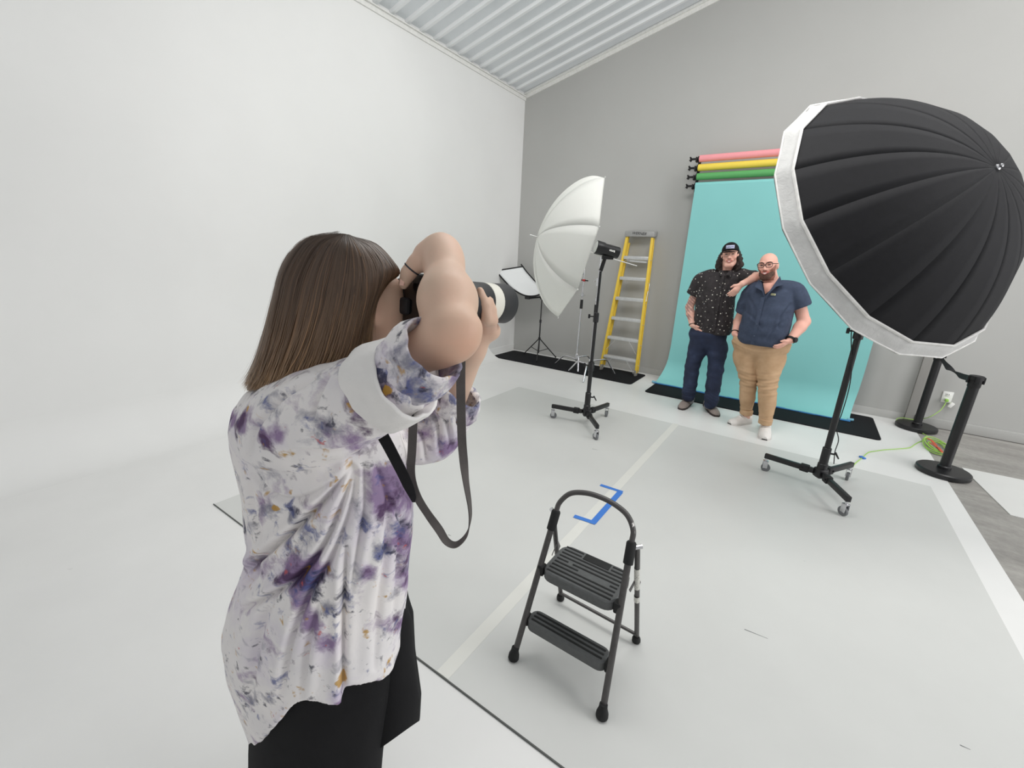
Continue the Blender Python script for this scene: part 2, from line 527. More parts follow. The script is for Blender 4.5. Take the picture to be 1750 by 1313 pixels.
# grey vinyl sheets laid on the white floor, strip of white tape over their joint
def slab(name, poly, h, m, label, cat, group=None, z0=0.0005):
    mb = MB(); c = np.mean(np.array(poly), 0); mb.prism(poly, z0, z0 + h)
    o = mb.build(name, m, smooth=False, loc=(c[0], c[1], 0)); return tag(o, label, cat, group)
slab('floor_sheet', [(-2.884, 0.962), (-0.905, 0.962), (-0.905, 4.492), (-2.884, 4.492)], 0.003, M_sheet, 'pale grey floor sheet left of the white joint tape, beside the photographer', 'floor sheet')
slab('floor_sheet', [(-0.904, 0.962), (1.088, 0.962), (1.088, 4.46), (-0.904, 4.492)], 0.003, M_sheet, 'pale grey floor sheet under the step stool and the black umbrella stand', 'floor sheet')
M_tapew = mat('white_tape', (220, 220, 214), 0.5, 0, .015, 6)
slab('joint_tape', [(-0.937, 0.965), (-0.877, 0.965), (-0.872, 4.50), (-0.934, 4.50)], 0.0006, M_tapew, 'long white tape strip covering the joint of the grey floor sheets', 'tape', None, 0.0037)
M_edge = mat('sheet_edge', (92, 94, 92), 0.8)
mb = MB(); mb.box((-0.9, 0.960, 0.0035), (3.97, 0.005, 0.0055)); tag(mb.build('sheet_edge_strip', M_edge, smooth=False, loc=(-0.9, 0.96, 0)), 'thin dark edge line along the near side of the grey sheets', 'edging')

# black mats
def rounded(x0, x1, y0, y1, r, n=6):
    out = []
    for cx, cy, a0 in ((x1 - r, y0 + r, -PI / 2), (x1 - r, y1 - r, 0), (x0 + r, y1 - r, PI / 2), (x0 + r, y0 + r, PI)):
        for k in range(n + 1):
            a = a0 + k / n * PI / 2; out.append((cx + r * math.cos(a), cy + r * math.sin(a)))
    return out
M_mat = mat('black_rubber_mat', (24, 25, 28), 0.8, 0, 0.25, 60, 0.3, 500, spec=0.2)
slab('floor_mat', rounded(-4.2, -1.80, 5.645, 6.32, 0.05), 0.010, M_mat, 'long black rubber mat under the yellow ladder and chrome stands', 'mat')
slab('floor_mat', rounded(-1.545, 0.875, 5.44, 6.29, 0.05), 0.010, M_mat, 'long black rubber mat under the foot of the teal paper backdrop', 'mat')

# blue masking tape mark
M_blue = mat('blue_masking_tape', (62, 122, 206), 0.6, 0, 0.05)
tm = thing('tape_mark', on_floor(1035, 868), 'bright blue masking tape bracket stuck on the floor behind the step stool', 'tape')
def tape_strip(pa, pb, w, z):
    a = on_floor(*pa); b = on_floor(*pb); d = unit(b - a); s_ = np.cross(d, V3(0, 0, 1)) * w / 2
    mb = MB(); mb.prism([tuple((a + s_)[:2]), tuple((b + s_)[:2]), tuple((b - s_)[:2]), tuple((a - s_)[:2])], z, z + 0.0006)
    mb.build('tape_strip', M_blue, tm, smooth=False)
tape_strip((1060, 842), (1013, 895), 0.040, 0.0046)
tape_strip((1026, 830), (1064, 842.5), 0.032, 0.0053)
tape_strip((981, 883.5), (1018, 896), 0.036, 0.0060)
mb = MB()
for a, b in (((1272, 1077), (1312, 1093)), ((766, 915), (771, 917)), ((1012, 768), (1022, 770)), ((1640, 1275), (1658, 1283))):
    p = on_floor(*a); q = on_floor(*b); d = unit(q - p); s_ = np.cross(d, V3(0, 0, 1)) * 0.0025
    mb.prism([tuple((p + s_)[:2]), tuple((q + s_ * .3)[:2]), tuple((q - s_ * .3)[:2]), tuple((p - s_)[:2])], 0.0036, 0.0040)
tag(mb.build('scuff_mark', mat('scuff', (120, 122, 124), 0.7), smooth=False), 'thin dark scuff marks scratched on the grey floor sheet', 'scuff', kind='stuff')
# ================================================================== studio gear
M_black = mat('black_powder_coat', (26, 26, 28), 0.38, 0, 0.12, 40)
M_blackm = mat('black_matte_plastic', (20, 20, 22), 0.6, 0, 0.15, 60)
M_chrome = mat('chrome', (205, 205, 208), 0.22, 0.9, 0.05, 20)
M_alu = mat('aluminium', (200, 201, 200), 0.38, 0.55, 0.06, 25, 0.05)
M_wheel = mat('grey_caster_rubber', (112, 114, 116), 0.6)
M_red = mat('red_plastic', (170, 38, 40), 0.45)
M_whitep = mat('white_plastic', (236, 236, 232), 0.4)

# ---- paper rolls and backdrop
YR = 6.27
def roll_row(name, px, rgb, label):
    L = on_axis(px[0], px[1], 1, YR); z = L[2] + 0.0
    x0 = -1.49
    root = thing(name, (x0 + 1.09, YR, z), label, 'paper roll')
    m = mat('paper_' + name + str(rgb), rgb, 0.7, 0, 0.02, 8, 0.05)
    mb = MB(); mb.tube([(x0, YR, z), (x0 + 2.18, YR, z)], 0.040, 24); mb.build('paper', m, root)
    for s_, xe in ((-1, x0), (1, x0 + 2.18)):
        mb = MB(); mb.tube([(xe + s_ * -.01, YR, z), (xe + s_ * .02, YR, z)], 0.030, 16); mb.build('core', M_blackm, root)
    return root, z
rolls = [('pink', (1194, 271.5), (244, 160, 165)), ('yellow', (1190, 287), (240, 214, 84)), ('green', (1186.5, 302.5), (92, 168, 98)), ('teal', (1184.5, 318), (136, 204, 202))]
zs = []
for nm, px, rgb in rolls:
    lb = {'pink': 'pink paper backdrop roll, topmost on the wall hooks', 'yellow': 'yellow paper backdrop roll between the pink and green rolls',
          'green': 'green paper backdrop roll under the yellow roll', 'teal': 'pale teal paper roll that feeds the hanging backdrop'}[nm]
    _, z = roll_row('paper_roll', px, rgb, lb); zs.append(z)
for side, xs in ((-1, -1.49), (1, 0.69)):
    for k, z in enumerate(zs):
        nm = rolls[k][0]
        br = thing('roll_bracket', (xs + side * .05, YB, z), 'black wall hook with wing knob holding the %s end of the %s roll' % ('ladder side' if side < 0 else 'umbrella side', nm), 'bracket', 'roll hooks')
        mb = MB(); mb.box((xs + side * .035, YB - 0.006, z), (0.035, 0.012, 0.10), ch=.002); mb.build('wall_plate', M_blackm, br)
        mb = MB(); mb.box((xs + side * .035, (YB + YR) / 2 - .005, z - .012), (0.016, YB - YR - .01, 0.022), ch=.003)
        mb.box((xs + side * .035, YR, z - .01), (0.016, 0.07, 0.06), ch=.006); mb.build('arm', M_blackm, br)
        mb = MB(); mb.tube([(xs + side * .02, YR, z), (xs + side * .115, YR, z)], 0.013, 10); mb.build('spindle', M_blackm, br)
        mb = MB()
        for a in (0.6, PI - .6, PI + .6, -.6):
            mb.tube([(xs + side * .098, YR, z), (xs + side * .112, YR + .034 * math.cos(a), z + .034 * math.sin(a))], [0.012, 0.009], 8)
        mb.build('wing_knob', M_blackm, br)

zt = zs[-1]
def backdrop():
    m = NT('teal_paper'); c = lin((138, 202, 200))
    n1 = m.noise(1.2, 3).outputs[0]
    m.colour(m.ramp(n1, [(0.3, tuple(v * .97 for v in c)), (0.7, tuple(min(1, v * 1.02) for v in c))]))
    m.b.inputs['Roughness'].default_value = 0.8; m.b.inputs['Specular IOR Level'].default_value = 0.2
    root = thing('paper_backdrop', (-0.45, 6.1, 0.012), 'tall teal paper backdrop hanging from the wall rolls and curving onto the floor', 'backdrop')
    r = 0.30; yw = YR - 0.047
    prof = [(yw, zt)] + [(yw, z) for z in np.linspace(zt - .1, r + .02, 12)]
    yc = yw - r
    prof += [(yc + r * math.cos(a), 0.02 + r - r * math.sin(a)) for a in np.linspace(0.12, PI / 2, 12)]
    prof += [(5.92, 0.0175)]
    nx = 14; v = []; f = []
    for i, (y, z) in enumerate(prof):
        s_ = np.clip((0.5 - z) / 0.5, 0, 1)
        for j in range(nx + 1):
            u = j / nx
            x = -1.485 + 2.165 * u + (-0.085 * (1 - u) - 0.045 * u) * s_ ** 2
            yy = y + (0.035 * (1 - u) * s_ ** 3 if i > 20 else 0) + 0.004 * math.sin(u * 9 + 1) * (0.3 + s_)
            v.append((x, yy, z + (0.003 * math.sin(u * 14) if z < .02 else 0)))
    k = nx + 1; t = 0.0012
    N = len(v)
    v2 = [(x, y + t, z - t) for x, y, z in v]
    for i in range(len(prof) - 1):
        for j in range(nx):
            q = [i * k + j, i * k + j + 1, (i + 1) * k + j + 1, (i + 1) * k + j]
            f.append(q); f.append([N + w for w in q[::-1]])
    bd = [(0, 1)]
    mb = MB(); mb.add(v + v2, f); mb.build('paper_sheet', m.m, root)
    # blue tape along the front edge, torn into uneven pieces
    tb = mat('blue_edge_tape', (52, 118, 178), 0.5)
    rnd = random.Random(4)
    last = [V3(*q) for q in v[-k:]]
    for j in range(nx):
        a, b = last[j], last[j + 1]
        mb = MB(); dy = rnd.uniform(-.012, .012)
        mb.box(((a + b) / 2 + V3(0, -0.012 + dy * .5, -0.002)), (abs(b[0] - a[0]) * 1.06, 0.045 + rnd.uniform(-.01, .012), 0.007), axes((0, rnd.uniform(-.1, .1), 1)), .001)
        mb.build('edge_tape', tb, root, smooth=False)
    tc = mat('clear_roll_core', (120, 176, 196), 0.3)
    for xe, s_ in ((last[0][0], -1), (last[-1][0], 1)):
        mb = MB(); mb.tube([(xe - s_ * .02, last[0][1] - .005, .022), (xe + s_ * .035, last[0][1] - .003, .026)], 0.016, 10); mb.build('rolled_end', tc, root)
backdrop()

# ---- rolling light stands
def rolling_stand(c, casters, top, label, cat='light stand', joints=(0.92,), knob_dir=(1, -.3, 0), poles=None):
    c = np.array(c, float)
    root = thing('rolling_light_stand', (c[0], c[1], 0), label, cat)
    zl = 0.135
    mb = MB(); mb.box((c[0], c[1], .135), (.075, .075, .075), axes((0, 0, 1), (.8, .6, 0)), .012)
    mb.lathe([(.022, .095), (.034, .10), (.034, .21), (.029, .215), (.029, .34), (.024, .345)], (c[0], c[1], 0.0), seg=16)
    mb.build('hub', M_black, root)
    mb = MB(); kd = unit(knob_dir)
    mb.tube([c + V3(0, 0, .30), c + kd * .055 + V3(0, 0, .30)], .007, 8)
    mb.tube([c + kd * .055 + V3(0, 0, .315), c + kd * .085 + V3(0, 0, .27)], [.008, .005], 8); mb.build('lock_lever', M_black, root)
    for (x, y) in casters:
        d = V3(x - c[0], y - c[1], 0); L = np.linalg.norm(d); d = d / L; e = c + d * L
        A = axes((0, 0, 1), d)
        mb = MB(); mb.box(c + d * (.5 * (L + .06)) + V3(0, 0, zl), (L - .06 + .03, .032, .040), A, .004)
        leg = mb.build('leg', M_black, root)
        mb = MB(); mb.box(c + d * .105 + V3(0, 0, zl), (.06, .046, .055), A, .006); mb.tube([c + d * .12 + np.cross(d, V3(0, 0, 1)) * .03 + V3(0, 0, zl), c + d * .12 - np.cross(d, V3(0, 0, 1)) * .03 + V3(0, 0, zl)], .008, 8)
        mb.build('hinge', M_blackm, leg)
        ca = MB(); ca.tube([e + V3(0, 0, .115), e + V3(0, 0, .088)], .011, 10)
        sd = unit(np.cross(d, V3(0, 0, 1)) + d * .4)
        for s_ in (-1, 1): ca.box(e + sd * s_ * .016 + V3(0, 0, .063), (.034, .004, .062), axes((0, 0, 1), np.cross(sd, V3(0, 0, 1))), .001)
        ca.box(e + V3(0, 0, .092), (.036, .036, .006), axes((0, 0, 1), sd), .001)
        ca.build('caster_fork', M_chrome, leg)
        w = MB(); ax = sd; p = e + np.cross(sd, V3(0, 0, 1)) * .008 + V3(0, 0, .034)
        w.lathe([(.012, -.011), (.030, -.011), (.034, -.007), (.034, .007), (.030, .011), (.012, .011)], p, ax, 20); w.build('wheel', M_wheel, leg)
    zs_ = [.30] + list(joints) + [top]; r = .0205
    for i in range(len(zs_) - 1):
        mb = MB(); mb.tube([c + V3(0, 0, zs_[i]), c + V3(0, 0, zs_[i + 1] + (0.02 if i < len(zs_) - 2 else 0))], r, 14); mb.build('pole', M_black, root)
        if i < len(zs_) - 2:
            mb = MB(); mb.lathe([(r + .002, -.055), (r + .010, -.05), (r + .010, .03), (r + .003, .04)], c + V3(0, 0, zs_[i + 1]), seg=14)
            col = mb.build('collar', M_black, root)
            mb = MB(); mb.tube([c + V3(0, 0, zs_[i + 1]), c - kd * .06 + V3(0, 0, zs_[i + 1])], .006, 8); mb.box(c - kd * .065 + V3(0, 0, zs_[i + 1]), (.02, .012, .04), axes((0, 0, 1), kd), .004); mb.build('clamp_knob', M_blackm, col)
        r -= .0045
    return root
S1 = V3(-1.640, 3.850, 0); S2 = V3(0.328, 3.815, 0)
rolling_stand(S1, [(-1.988, 3.785), (-1.567, 4.224), (-1.395, 3.555)], 1.52, 'black wheeled light stand carrying the white umbrella', joints=(.62, 1.10), knob_dir=(1, .3, 0))
rolling_stand(S2, [(-.037, 3.882), (.533, 4.157), (.479, 3.464)], 1.86, 'black wheeled light stand under the big black umbrella', joints=(1.22,), knob_dir=(1, .2, 0))

# ---- strobe heads
def strobe(c, d, label, root_loc):
    """barrel strobe: d = direction it fires"""
    d = unit(d); root = thing('studio_strobe', root_loc, label, 'studio light')
    c = np.array(c, float)
    mb = MB(); mb.lathe([(.02, -.125), (.048, -.12), (.052, -.11), (.052, .02), (.058, .03), (.060, .095), (.056, .10)], c, d, 24); mb.build('barrel', M_black, root)
    mb = MB(); mb.lathe([(.001, .104), (.030, .108), (.052, .101), (.054, .095)], c, d, 24, cap=False); mb.build('glass_dome', mat('strobe_glass', (226, 228, 226), 0.25), root)
    side = unit(np.cross(d, V3(0, 0, 1)))
    mb = MB(); mb.box(c - d * .02 - V3(0, 0, .062), (.10, .05, .035), axes((0, 0, 1), d), .006); mb.tube([c - V3(0, 0, .06), (root_loc[0], root_loc[1], root_loc[2] + .004)], [.016, .018], 12); mb.build('mount', M_blackm, root)
    for s_ in (1, -1):
        mb = MB()
        for q, (w, h) in ((-.062, (.010, .018)), (-.048, (.012, .013)), (-.034, (.009, .016)), (-.021, (.011, .013))):
            mb.box(c + d * q + side * s_ * .0518, (w, .003, h), axes((0, 0, 1), d), .0005)
        mb.build('logo_print', M_whitep, root, smooth=False)
    return root

# ---- umbrellas
def dome_rings(C, n, Rr, L, N, ph, prof, sub, sag):
    """ribbed canopy: prof(t) -> (radius 0..1, height 0..1); panels between ribs sag inward"""
    up = V3(0, 0, 1); u = unit(np.cross(up, n)); v = np.cross(n, u)
    rings = []
    for it_, t in enumerate(prof):
        rr, hh = t
        ring = []; sg_ = sag if np.isscalar(sag) else sag[min(it_, len(sag) - 1)]
        for j in range(N * sub):
            a = ph + 2 * PI * j / (N * sub); fr = (j % sub) / sub
            # chord between ribs instead of the arc, plus a slight billow
            ch = math.cos(PI / N) / math.cos((fr - .5) * 2 * PI / N)
            k = rr * Rr * (1 - (1 - ch) * sg_)
            ring.append(C + n * L * hh + k * (math.cos(a) * u + math.sin(a) * v))
        rings.append(ring)
    return rings
def panels(root, rings, N, sub, m, name, flip=False):
    """one mesh per gore"""
    for g in range(N):
        v = []; f = []; w = sub + 1; T = len(rings)
        for r_ in rings:
            for j in range(w): v.append(r_[(g * sub + j) % (N * sub)])
        for i in range(T - 1):
            for j in range(sub): f.append([i * w + j, i * w + j + 1, (i + 1) * w + j + 1, (i + 1) * w + j])
        o = mesh_obj(name, np.array(v), f, m, root)
        md = o.modifiers.new('thick', 'SOLIDIFY'); md.thickness = 0.0015; md.offset = 0

def fabric(name, rgb, transl=0.0, rough=0.8, bump=0.25, var=0.1, bs=700, wr=None):
    t = NT(name); c = lin(rgb)
    nz = t.noise(25, 4).outputs[0]
    t.colour(t.ramp(nz, [(0.3, tuple(v * (1 - var) for v in c)), (0.7, tuple(min(1, v * (1 + var)) for v in c))]))
    t.b.inputs['Roughness'].default_value = rough; t.b.inputs['Specular IOR Level'].default_value = 0.25
    h = t.noise(bs, 2).outputs[0]
    if wr: h = t.math('ADD', t.math('MULTIPLY', h, 0.2), t.noise(wr, 3, .6, 1.5).outputs[0])
    t.bump(h, bump, 0.004)
    if transl:
        tr = t.n('ShaderNodeBsdfTranslucent'); tr.inputs[0].default_value = (*c, 1)
        mx = t.n('ShaderNodeMixShader'); mx.inputs[0].default_value = transl
        out = t.t.nodes['Material Output']
        t.l(t.b.outputs[0], mx.inputs[1]); t.l(tr.outputs[0], mx.inputs[2]); t.l(mx.outputs[0], out.inputs[0])
    return t.m
M_umbB = fabric('black_umbrella_cloth', (27, 27, 30), 0, 0.7, 0.3)
M_umbW = fabric('white_umbrella_cloth', (248, 248, 245), 0.55, 0.6, 0.03, 0.01)
M_diff = fabric('white_diffuser_cloth', (228, 228, 226), 0.25, 0.7, 0.8, 0.05, 500, 30)
M_band = fabric('white_elastic_band', (244, 243, 240), 0.1, 0.6, 0.3)

def black_umbrella():
    k = 1.04
    C = EYEV + k * (V3(0.3088, 3.503, 1.9049) - EYEV); Rr = .8304 * k
    az, el, ph = -0.6962, 6.7789 - 2 * PI, -29.3355
    n = V3(math.cos(el) * math.cos(az), math.cos(el) * math.sin(az), math.sin(el)); L = .4746 * k
    N, sub = 16, 4
    root = thing('umbrella', (S2[0], S2[1], 1.86), 'huge deep black photo umbrella with a white diffuser skirt around its rim', 'umbrella')
    prof = []
    for t in np.linspace(0, 1, 22):            # t=0 rim, 1 apex: deep bowl
        a = t * PI / 2
        prof.append((max(0.012, math.cos(a) ** 0.95 * (1 - 0.05 * math.sin(2 * a))), math.sin(a) ** 1.5))
    full = dome_rings(C, n, Rr, L, N, ph, prof, sub, 1.0)
    panels(root, full, N, sub, M_umbB, 'canopy_panel')
    up = V3(0, 0, 1); u = unit(np.cross(up, n)); v = np.cross(n, u)
    # ribs inside
    for g in range(N):
        pts = [np.array(r_[g * sub]) - n * .006 for r_ in full]
        mb = MB(); mb.tube(pts, .0035, 6); mb.build('rib', M_blackm, root)
    # skirt of the diffuser, folded from the rim over the outside of the canopy
    sp = []
    for t, o_ in ((-0.012, 1.0), (0.0, 1.012), (0.06, 1.012), (0.12, 1.012), (0.175, 1.012)):
        a = max(0, t) * PI / 2
        sp.append((o_ * math.cos(a) ** 0.95 * (1 - 0.05 * math.sin(2 * a)), (math.sin(a) ** 1.5 if t > 0 else t)))
    sk = dome_rings(C, n, Rr, L, N, ph, sp, 8, 1.0)
    rnd = random.Random(2)
    for i in range(1, 4):
        for j in range(len(sk[i])):
            rad = unit(sk[i][j] - C); sk[i][j] = sk[i][j] + rad * rnd.uniform(-.004, .005) + n * rnd.uniform(-.003, .003)
    mb = MB(); mb.loft(sk, False); o = mb.build('diffuser_skirt', M_diff, root)
    md = o.modifiers.new('thick', 'SOLIDIFY'); md.thickness = 0.0015
    mb = MB(); mb.tube(sk[-1][::2], .0065, 6, closed=True, flat=(n, 1.7)); mb.build('elastic_hem', M_band, root)
    mb = MB(); mb.tube(sk[1][::4], .005, 6, closed=True); mb.build('rim_piping', M_band, root)
    # front diffuser disc, softly bulging
    fr = [[C - n * (.012 + .02 * math.cos(q * PI / 2)) + (np.array(p) - C) * q for p in sk[0]] for q in (1.0, .8, .6, .4, .2, .03)]
    mb = MB(); mb.loft(fr, True); o = mb.build('front_diffuser', M_diff, root)
    # apex hub and shaft
    A = C + n * L
    mb = MB(); mb.lathe([(.016, -.004), (.016, .006), (.010, .012), (.010, .020), (.006, .024)], A, n, 16); mb.build('apex_cap', M_chrome, root)
    mb = MB(); mb.tube([A, C - n * .20], .005, 8); mb.build('shaft', M_chrome, root)
    strobe(V3(S2[0], S2[1], 2.02), n, 'black barrel strobe hidden behind the diffuser of the big black umbrella', (S2[0], S2[1], 1.86))
black_umbrella()

def white_umbrella():
    k = 0.94
    C = EYEV + k * (V3(-1.9942, 3.9961, 1.7224) - EYEV); Rr = -.6945 * k
    az, el, ph = -2.4569, .217, 64.6348
    n = V3(math.cos(el) * math.cos(az), math.cos(el) * math.sin(az), math.sin(el)); L = .3903 * k * .985
    N, sub = 8, 6
    root = thing('umbrella', (S1[0], S1[1], 1.52), 'white translucent photo umbrella open beside the yellow ladder', 'umbrella')
    prof = []
    for t in np.linspace(0, 1, 20):
        a = t * PI / 2
        prof.append((max(0.01, math.cos(a)), math.sin(a) ** 1.35))
    full = dome_rings(C, n, Rr, L, N, ph, prof, sub, [1.0, .8, .65, .55, .5, .45, .4])
    panels(root, full, N, sub, M_umbW, 'canopy_panel')
    M_ribw = mat('white_rib', (206, 207, 205), 0.4, 0.3)
    for g in range(N):
        pts = [np.array(r_[g * sub]) - n * .004 for r_ in full]
        mb = MB(); mb.tube(pts, .0026, 6); mb.build('rib', M_ribw, root)
        e = np.array(full[0][g * sub]); d = unit(e - C)
        mb = MB(); mb.tube([e, e + d * .012], .004, 6); mb.build('rib_tip', M_whitep, root)
    tip = on_plane(917.5, 404, C + n * (L + .10), n)
    tip = C + n * (L + .075)
    tail = on_axis(1068, 447.5, 1, S1[1] + .18)
    tail = C - n * .62
    mb = MB(); mb.tube([tip, tail], .0045, 8); mb.build('shaft', M_ribw, root)
    mb = MB(); mb.tube([C - n * .10, C - n * .34], .0085, 8); mb.build('shaft_sleeve', M_whitep, root)
    hp = on_axis(1036, 427, 1, S1[1])
    strobe(hp, n + V3(0, 0, -.02), 'black barrel strobe on the stand behind the white umbrella', (S1[0], S1[1], 1.52))
white_umbrella()
# ================================================================== step stool
def step_stool():
    M_tube = mat('dark_grey_steel', (84, 82, 81), 0.42, 0.35, 0.12, 50)
    M_step = mat('charcoal_step', (88, 90, 90), 0.5, 0.1, 0.10, 60, 0.05)
    M_tread = mat('black_rubber_tread', (24, 25, 25), 0.75)
    root = thing('step_stool', (-.525, 1.39, .004), 'small dark grey folding two step stool with hoop handle on the grey sheet', 'step stool')
    z0 = .0045
    FL, FR = V3(-.722, 1.192, z0), V3(-.328, 1.188, z0); BL, BR = V3(-.721, 1.604, z0), V3(-.336, 1.590, z0)
    SL, SR = V3(-.684, 1.385, .59), V3(-.364, 1.385, .585)
    dl, dr = unit(SL - FL), unit(SR - FR)
    for a, s_ in ((FL, SL), (FR, SR)):
        mb = MB(); mb.tube([a + unit(s_ - a) * .02, s_], .0125, 14); leg = mb.build('leg', M_tube, root)
        mb = MB(); mb.lathe([(.020, 0), (.023, .006), (.022, .022), (.016, .040), (.015, .055)], a, unit(s_ - a) * .5 + V3(0, 0, .5), 14); mb.build('rubber_foot', M_tread, leg)
    # hoop handle (thinner, paint chipped)
    t = NT('chipped_grey_steel'); c = lin((84, 82, 81))
    ch = t.ramp(t.noise(38, 3, .6, .4).outputs[0], [(0.0, (0, 0, 0)), (0.665, (0, 0, 0)), (0.685, (1, 1, 1))])
    t.colour(t.mix(ch, c, lin((210, 208, 204)))); t.b.inputs['Roughness'].default_value = .42; t.b.inputs['Metallic'].default_value = .25
    P = [SL - dl * .03, SL + dl * .03, V3(-.677, 1.412, .655), V3(-.642, 1.425, .700), V3(-.585, 1.431, .722), V3(-.523, 1.432, .728), V3(-.46, 1.431, .720), V3(-.404, 1.425, .698), V3(-.371, 1.412, .655), SR + dr * .03, SR - dr * .03]
    mb = MB(); mb.tube(spline(P, 7), .0105, 14); mb.build('hoop_handle', t.m, root)
    for s_, d in ((SL, dl), (SR, dr)):
        mb = MB(); mb.lathe([(.0135, -.05), (.0185, -.048), (.0185, .028), (.015, .034)], s_, d, 14); mb.build('joint_sleeve', M_tread, root)
    for b, s_, sg in ((BL, SL, -1), (BR, SR, 1)):
        top = s_ + V3(sg * .018, .022, .012)
        mb = MB(); mb.tube([b + V3(0, 0, .02), top], .0105, 12); leg = mb.build('leg', M_tube, root)
        mb = MB(); mb.lathe([(.017, 0), (.019, .006), (.018, .02), (.013, .034)], b, unit(top - b), 12); mb.build('rubber_foot', M_tread, leg)
        mb = MB(); mb.tube([top + V3(-.016 * sg, -.016, -.004), top + V3(.014 * sg, .01, .002)], .009, 10); mb.build('hinge_rivet', M_chrome, root)
    a = BL + unit(SL - BL) * .055; b = BR + unit(SR - BR) * .055
    mb = MB(); mb.tube([a, b], .0075, 10); mb.build('cross_bar', M_tube, root)
    for s_ in (-1, 1):      # folding stay between step and rear leg
        x = -.525 + s_ * .172
        mb = MB(); mb.ribbon([V3(x, 1.42, .385), V3(x + s_ * .006, 1.475, .415), V3(x + s_ * .012, 1.515, .36)], V3(0, .7, .7), .014, .003); mb.build('folding_stay', M_tube, root)
    # white warning sticker on the rear leg
    bl = unit(SR + V3(.018, .022, .012) - BR); q = BR + bl * .46
    ms = NT('warning_sticker'); w = ms.ramp(ms.noise(260, 2).outputs[0], [(0.0, lin((225, 224, 215))), (.6, lin((225, 224, 215))), (.64, lin((60, 60, 60)))]); ms.colour(w)
    mb = MB(); mb.tube([q - bl * .085, q + bl * .04], .0112, 12, cap=False); mb.build('warning_sticker', ms.m, root)
    mb = MB(); mb.tube([q - bl * .17, q - bl * .135], .0112, 12, cap=False); mb.build('warning_sticker', ms.m, root)

    def step(x0, x1, y0, y1, zt, th, rad, rows, gaps, pad=None):
        poly = rounded(x0, x1, y0, y1, rad, 5)
        mb = MB(); n = len(poly); cx, cy = (x0 + x1) / 2, (y0 + y1) / 2
        def ring(k, z): return [(cx + (p[0] - cx) * k[0], cy + (p[1] - cy) * k[1], z) for p in poly]
        e = .005
        kx, ky = 1 - e * 2 / (x1 - x0), 1 - e * 2 / (y1 - y0)
        mb.loft([ring((1, 1), zt - th), ring((1, 1), zt - e), ring((kx, ky), zt)], True)
        st = mb.build('step', M_step, root)
        for i, y in enumerate(rows):
            xs = [(x0 + .018, x1 - .018)]
            for g in gaps.get(i, []):
                new = []
                for a, b in xs:
                    if g[0] > a and g[1] < b: new += [(a, g[0]), (g[1], b)]
                    else: new.append((a, b))
                xs = new
            for a, b in xs:
                mb = MB(); mb.box(((a + b) / 2, y, zt + .0006), (b - a, .0085, .003), ch=.0012); mb.build('tread_strip', M_tread, st)
        if pad:
            mb = MB(); mb.box(((pad[0] + pad[1]) / 2, (pad[2] + pad[3]) / 2, zt + .0006), (pad[1] - pad[0], pad[3] - pad[2], .003), ch=.001); mb.build('logo_pad', M_tread, st)
        for sx, xx in ((-1, x0), (1, x1)):
            mb = MB(); mb.box((xx + sx * .010, y0 + min(.03, (y1 - y0) * .4), zt - th * .55), (.028, .034, th * 1.15), ch=.006); mb.build('pivot_bracket', M_tread, st)
        return st
    ry = np.linspace(1.313, 1.488, 9)
    step(-.680, -.372, 1.293, 1.505, .402, .040, .045, ry, {2: [(-.60, -.36)], 3: [(-.555, -.42)], 4: [(-.61, -.59)], 7: [(-.58, -.45)], 8: [(-.58, -.45)]}, (-.572, -.458, 1.456, 1.497))
    step(-.700, -.357, 1.232, 1.312, .188, .042, .032, [1.252, 1.272, 1.292], {})
step_stool()

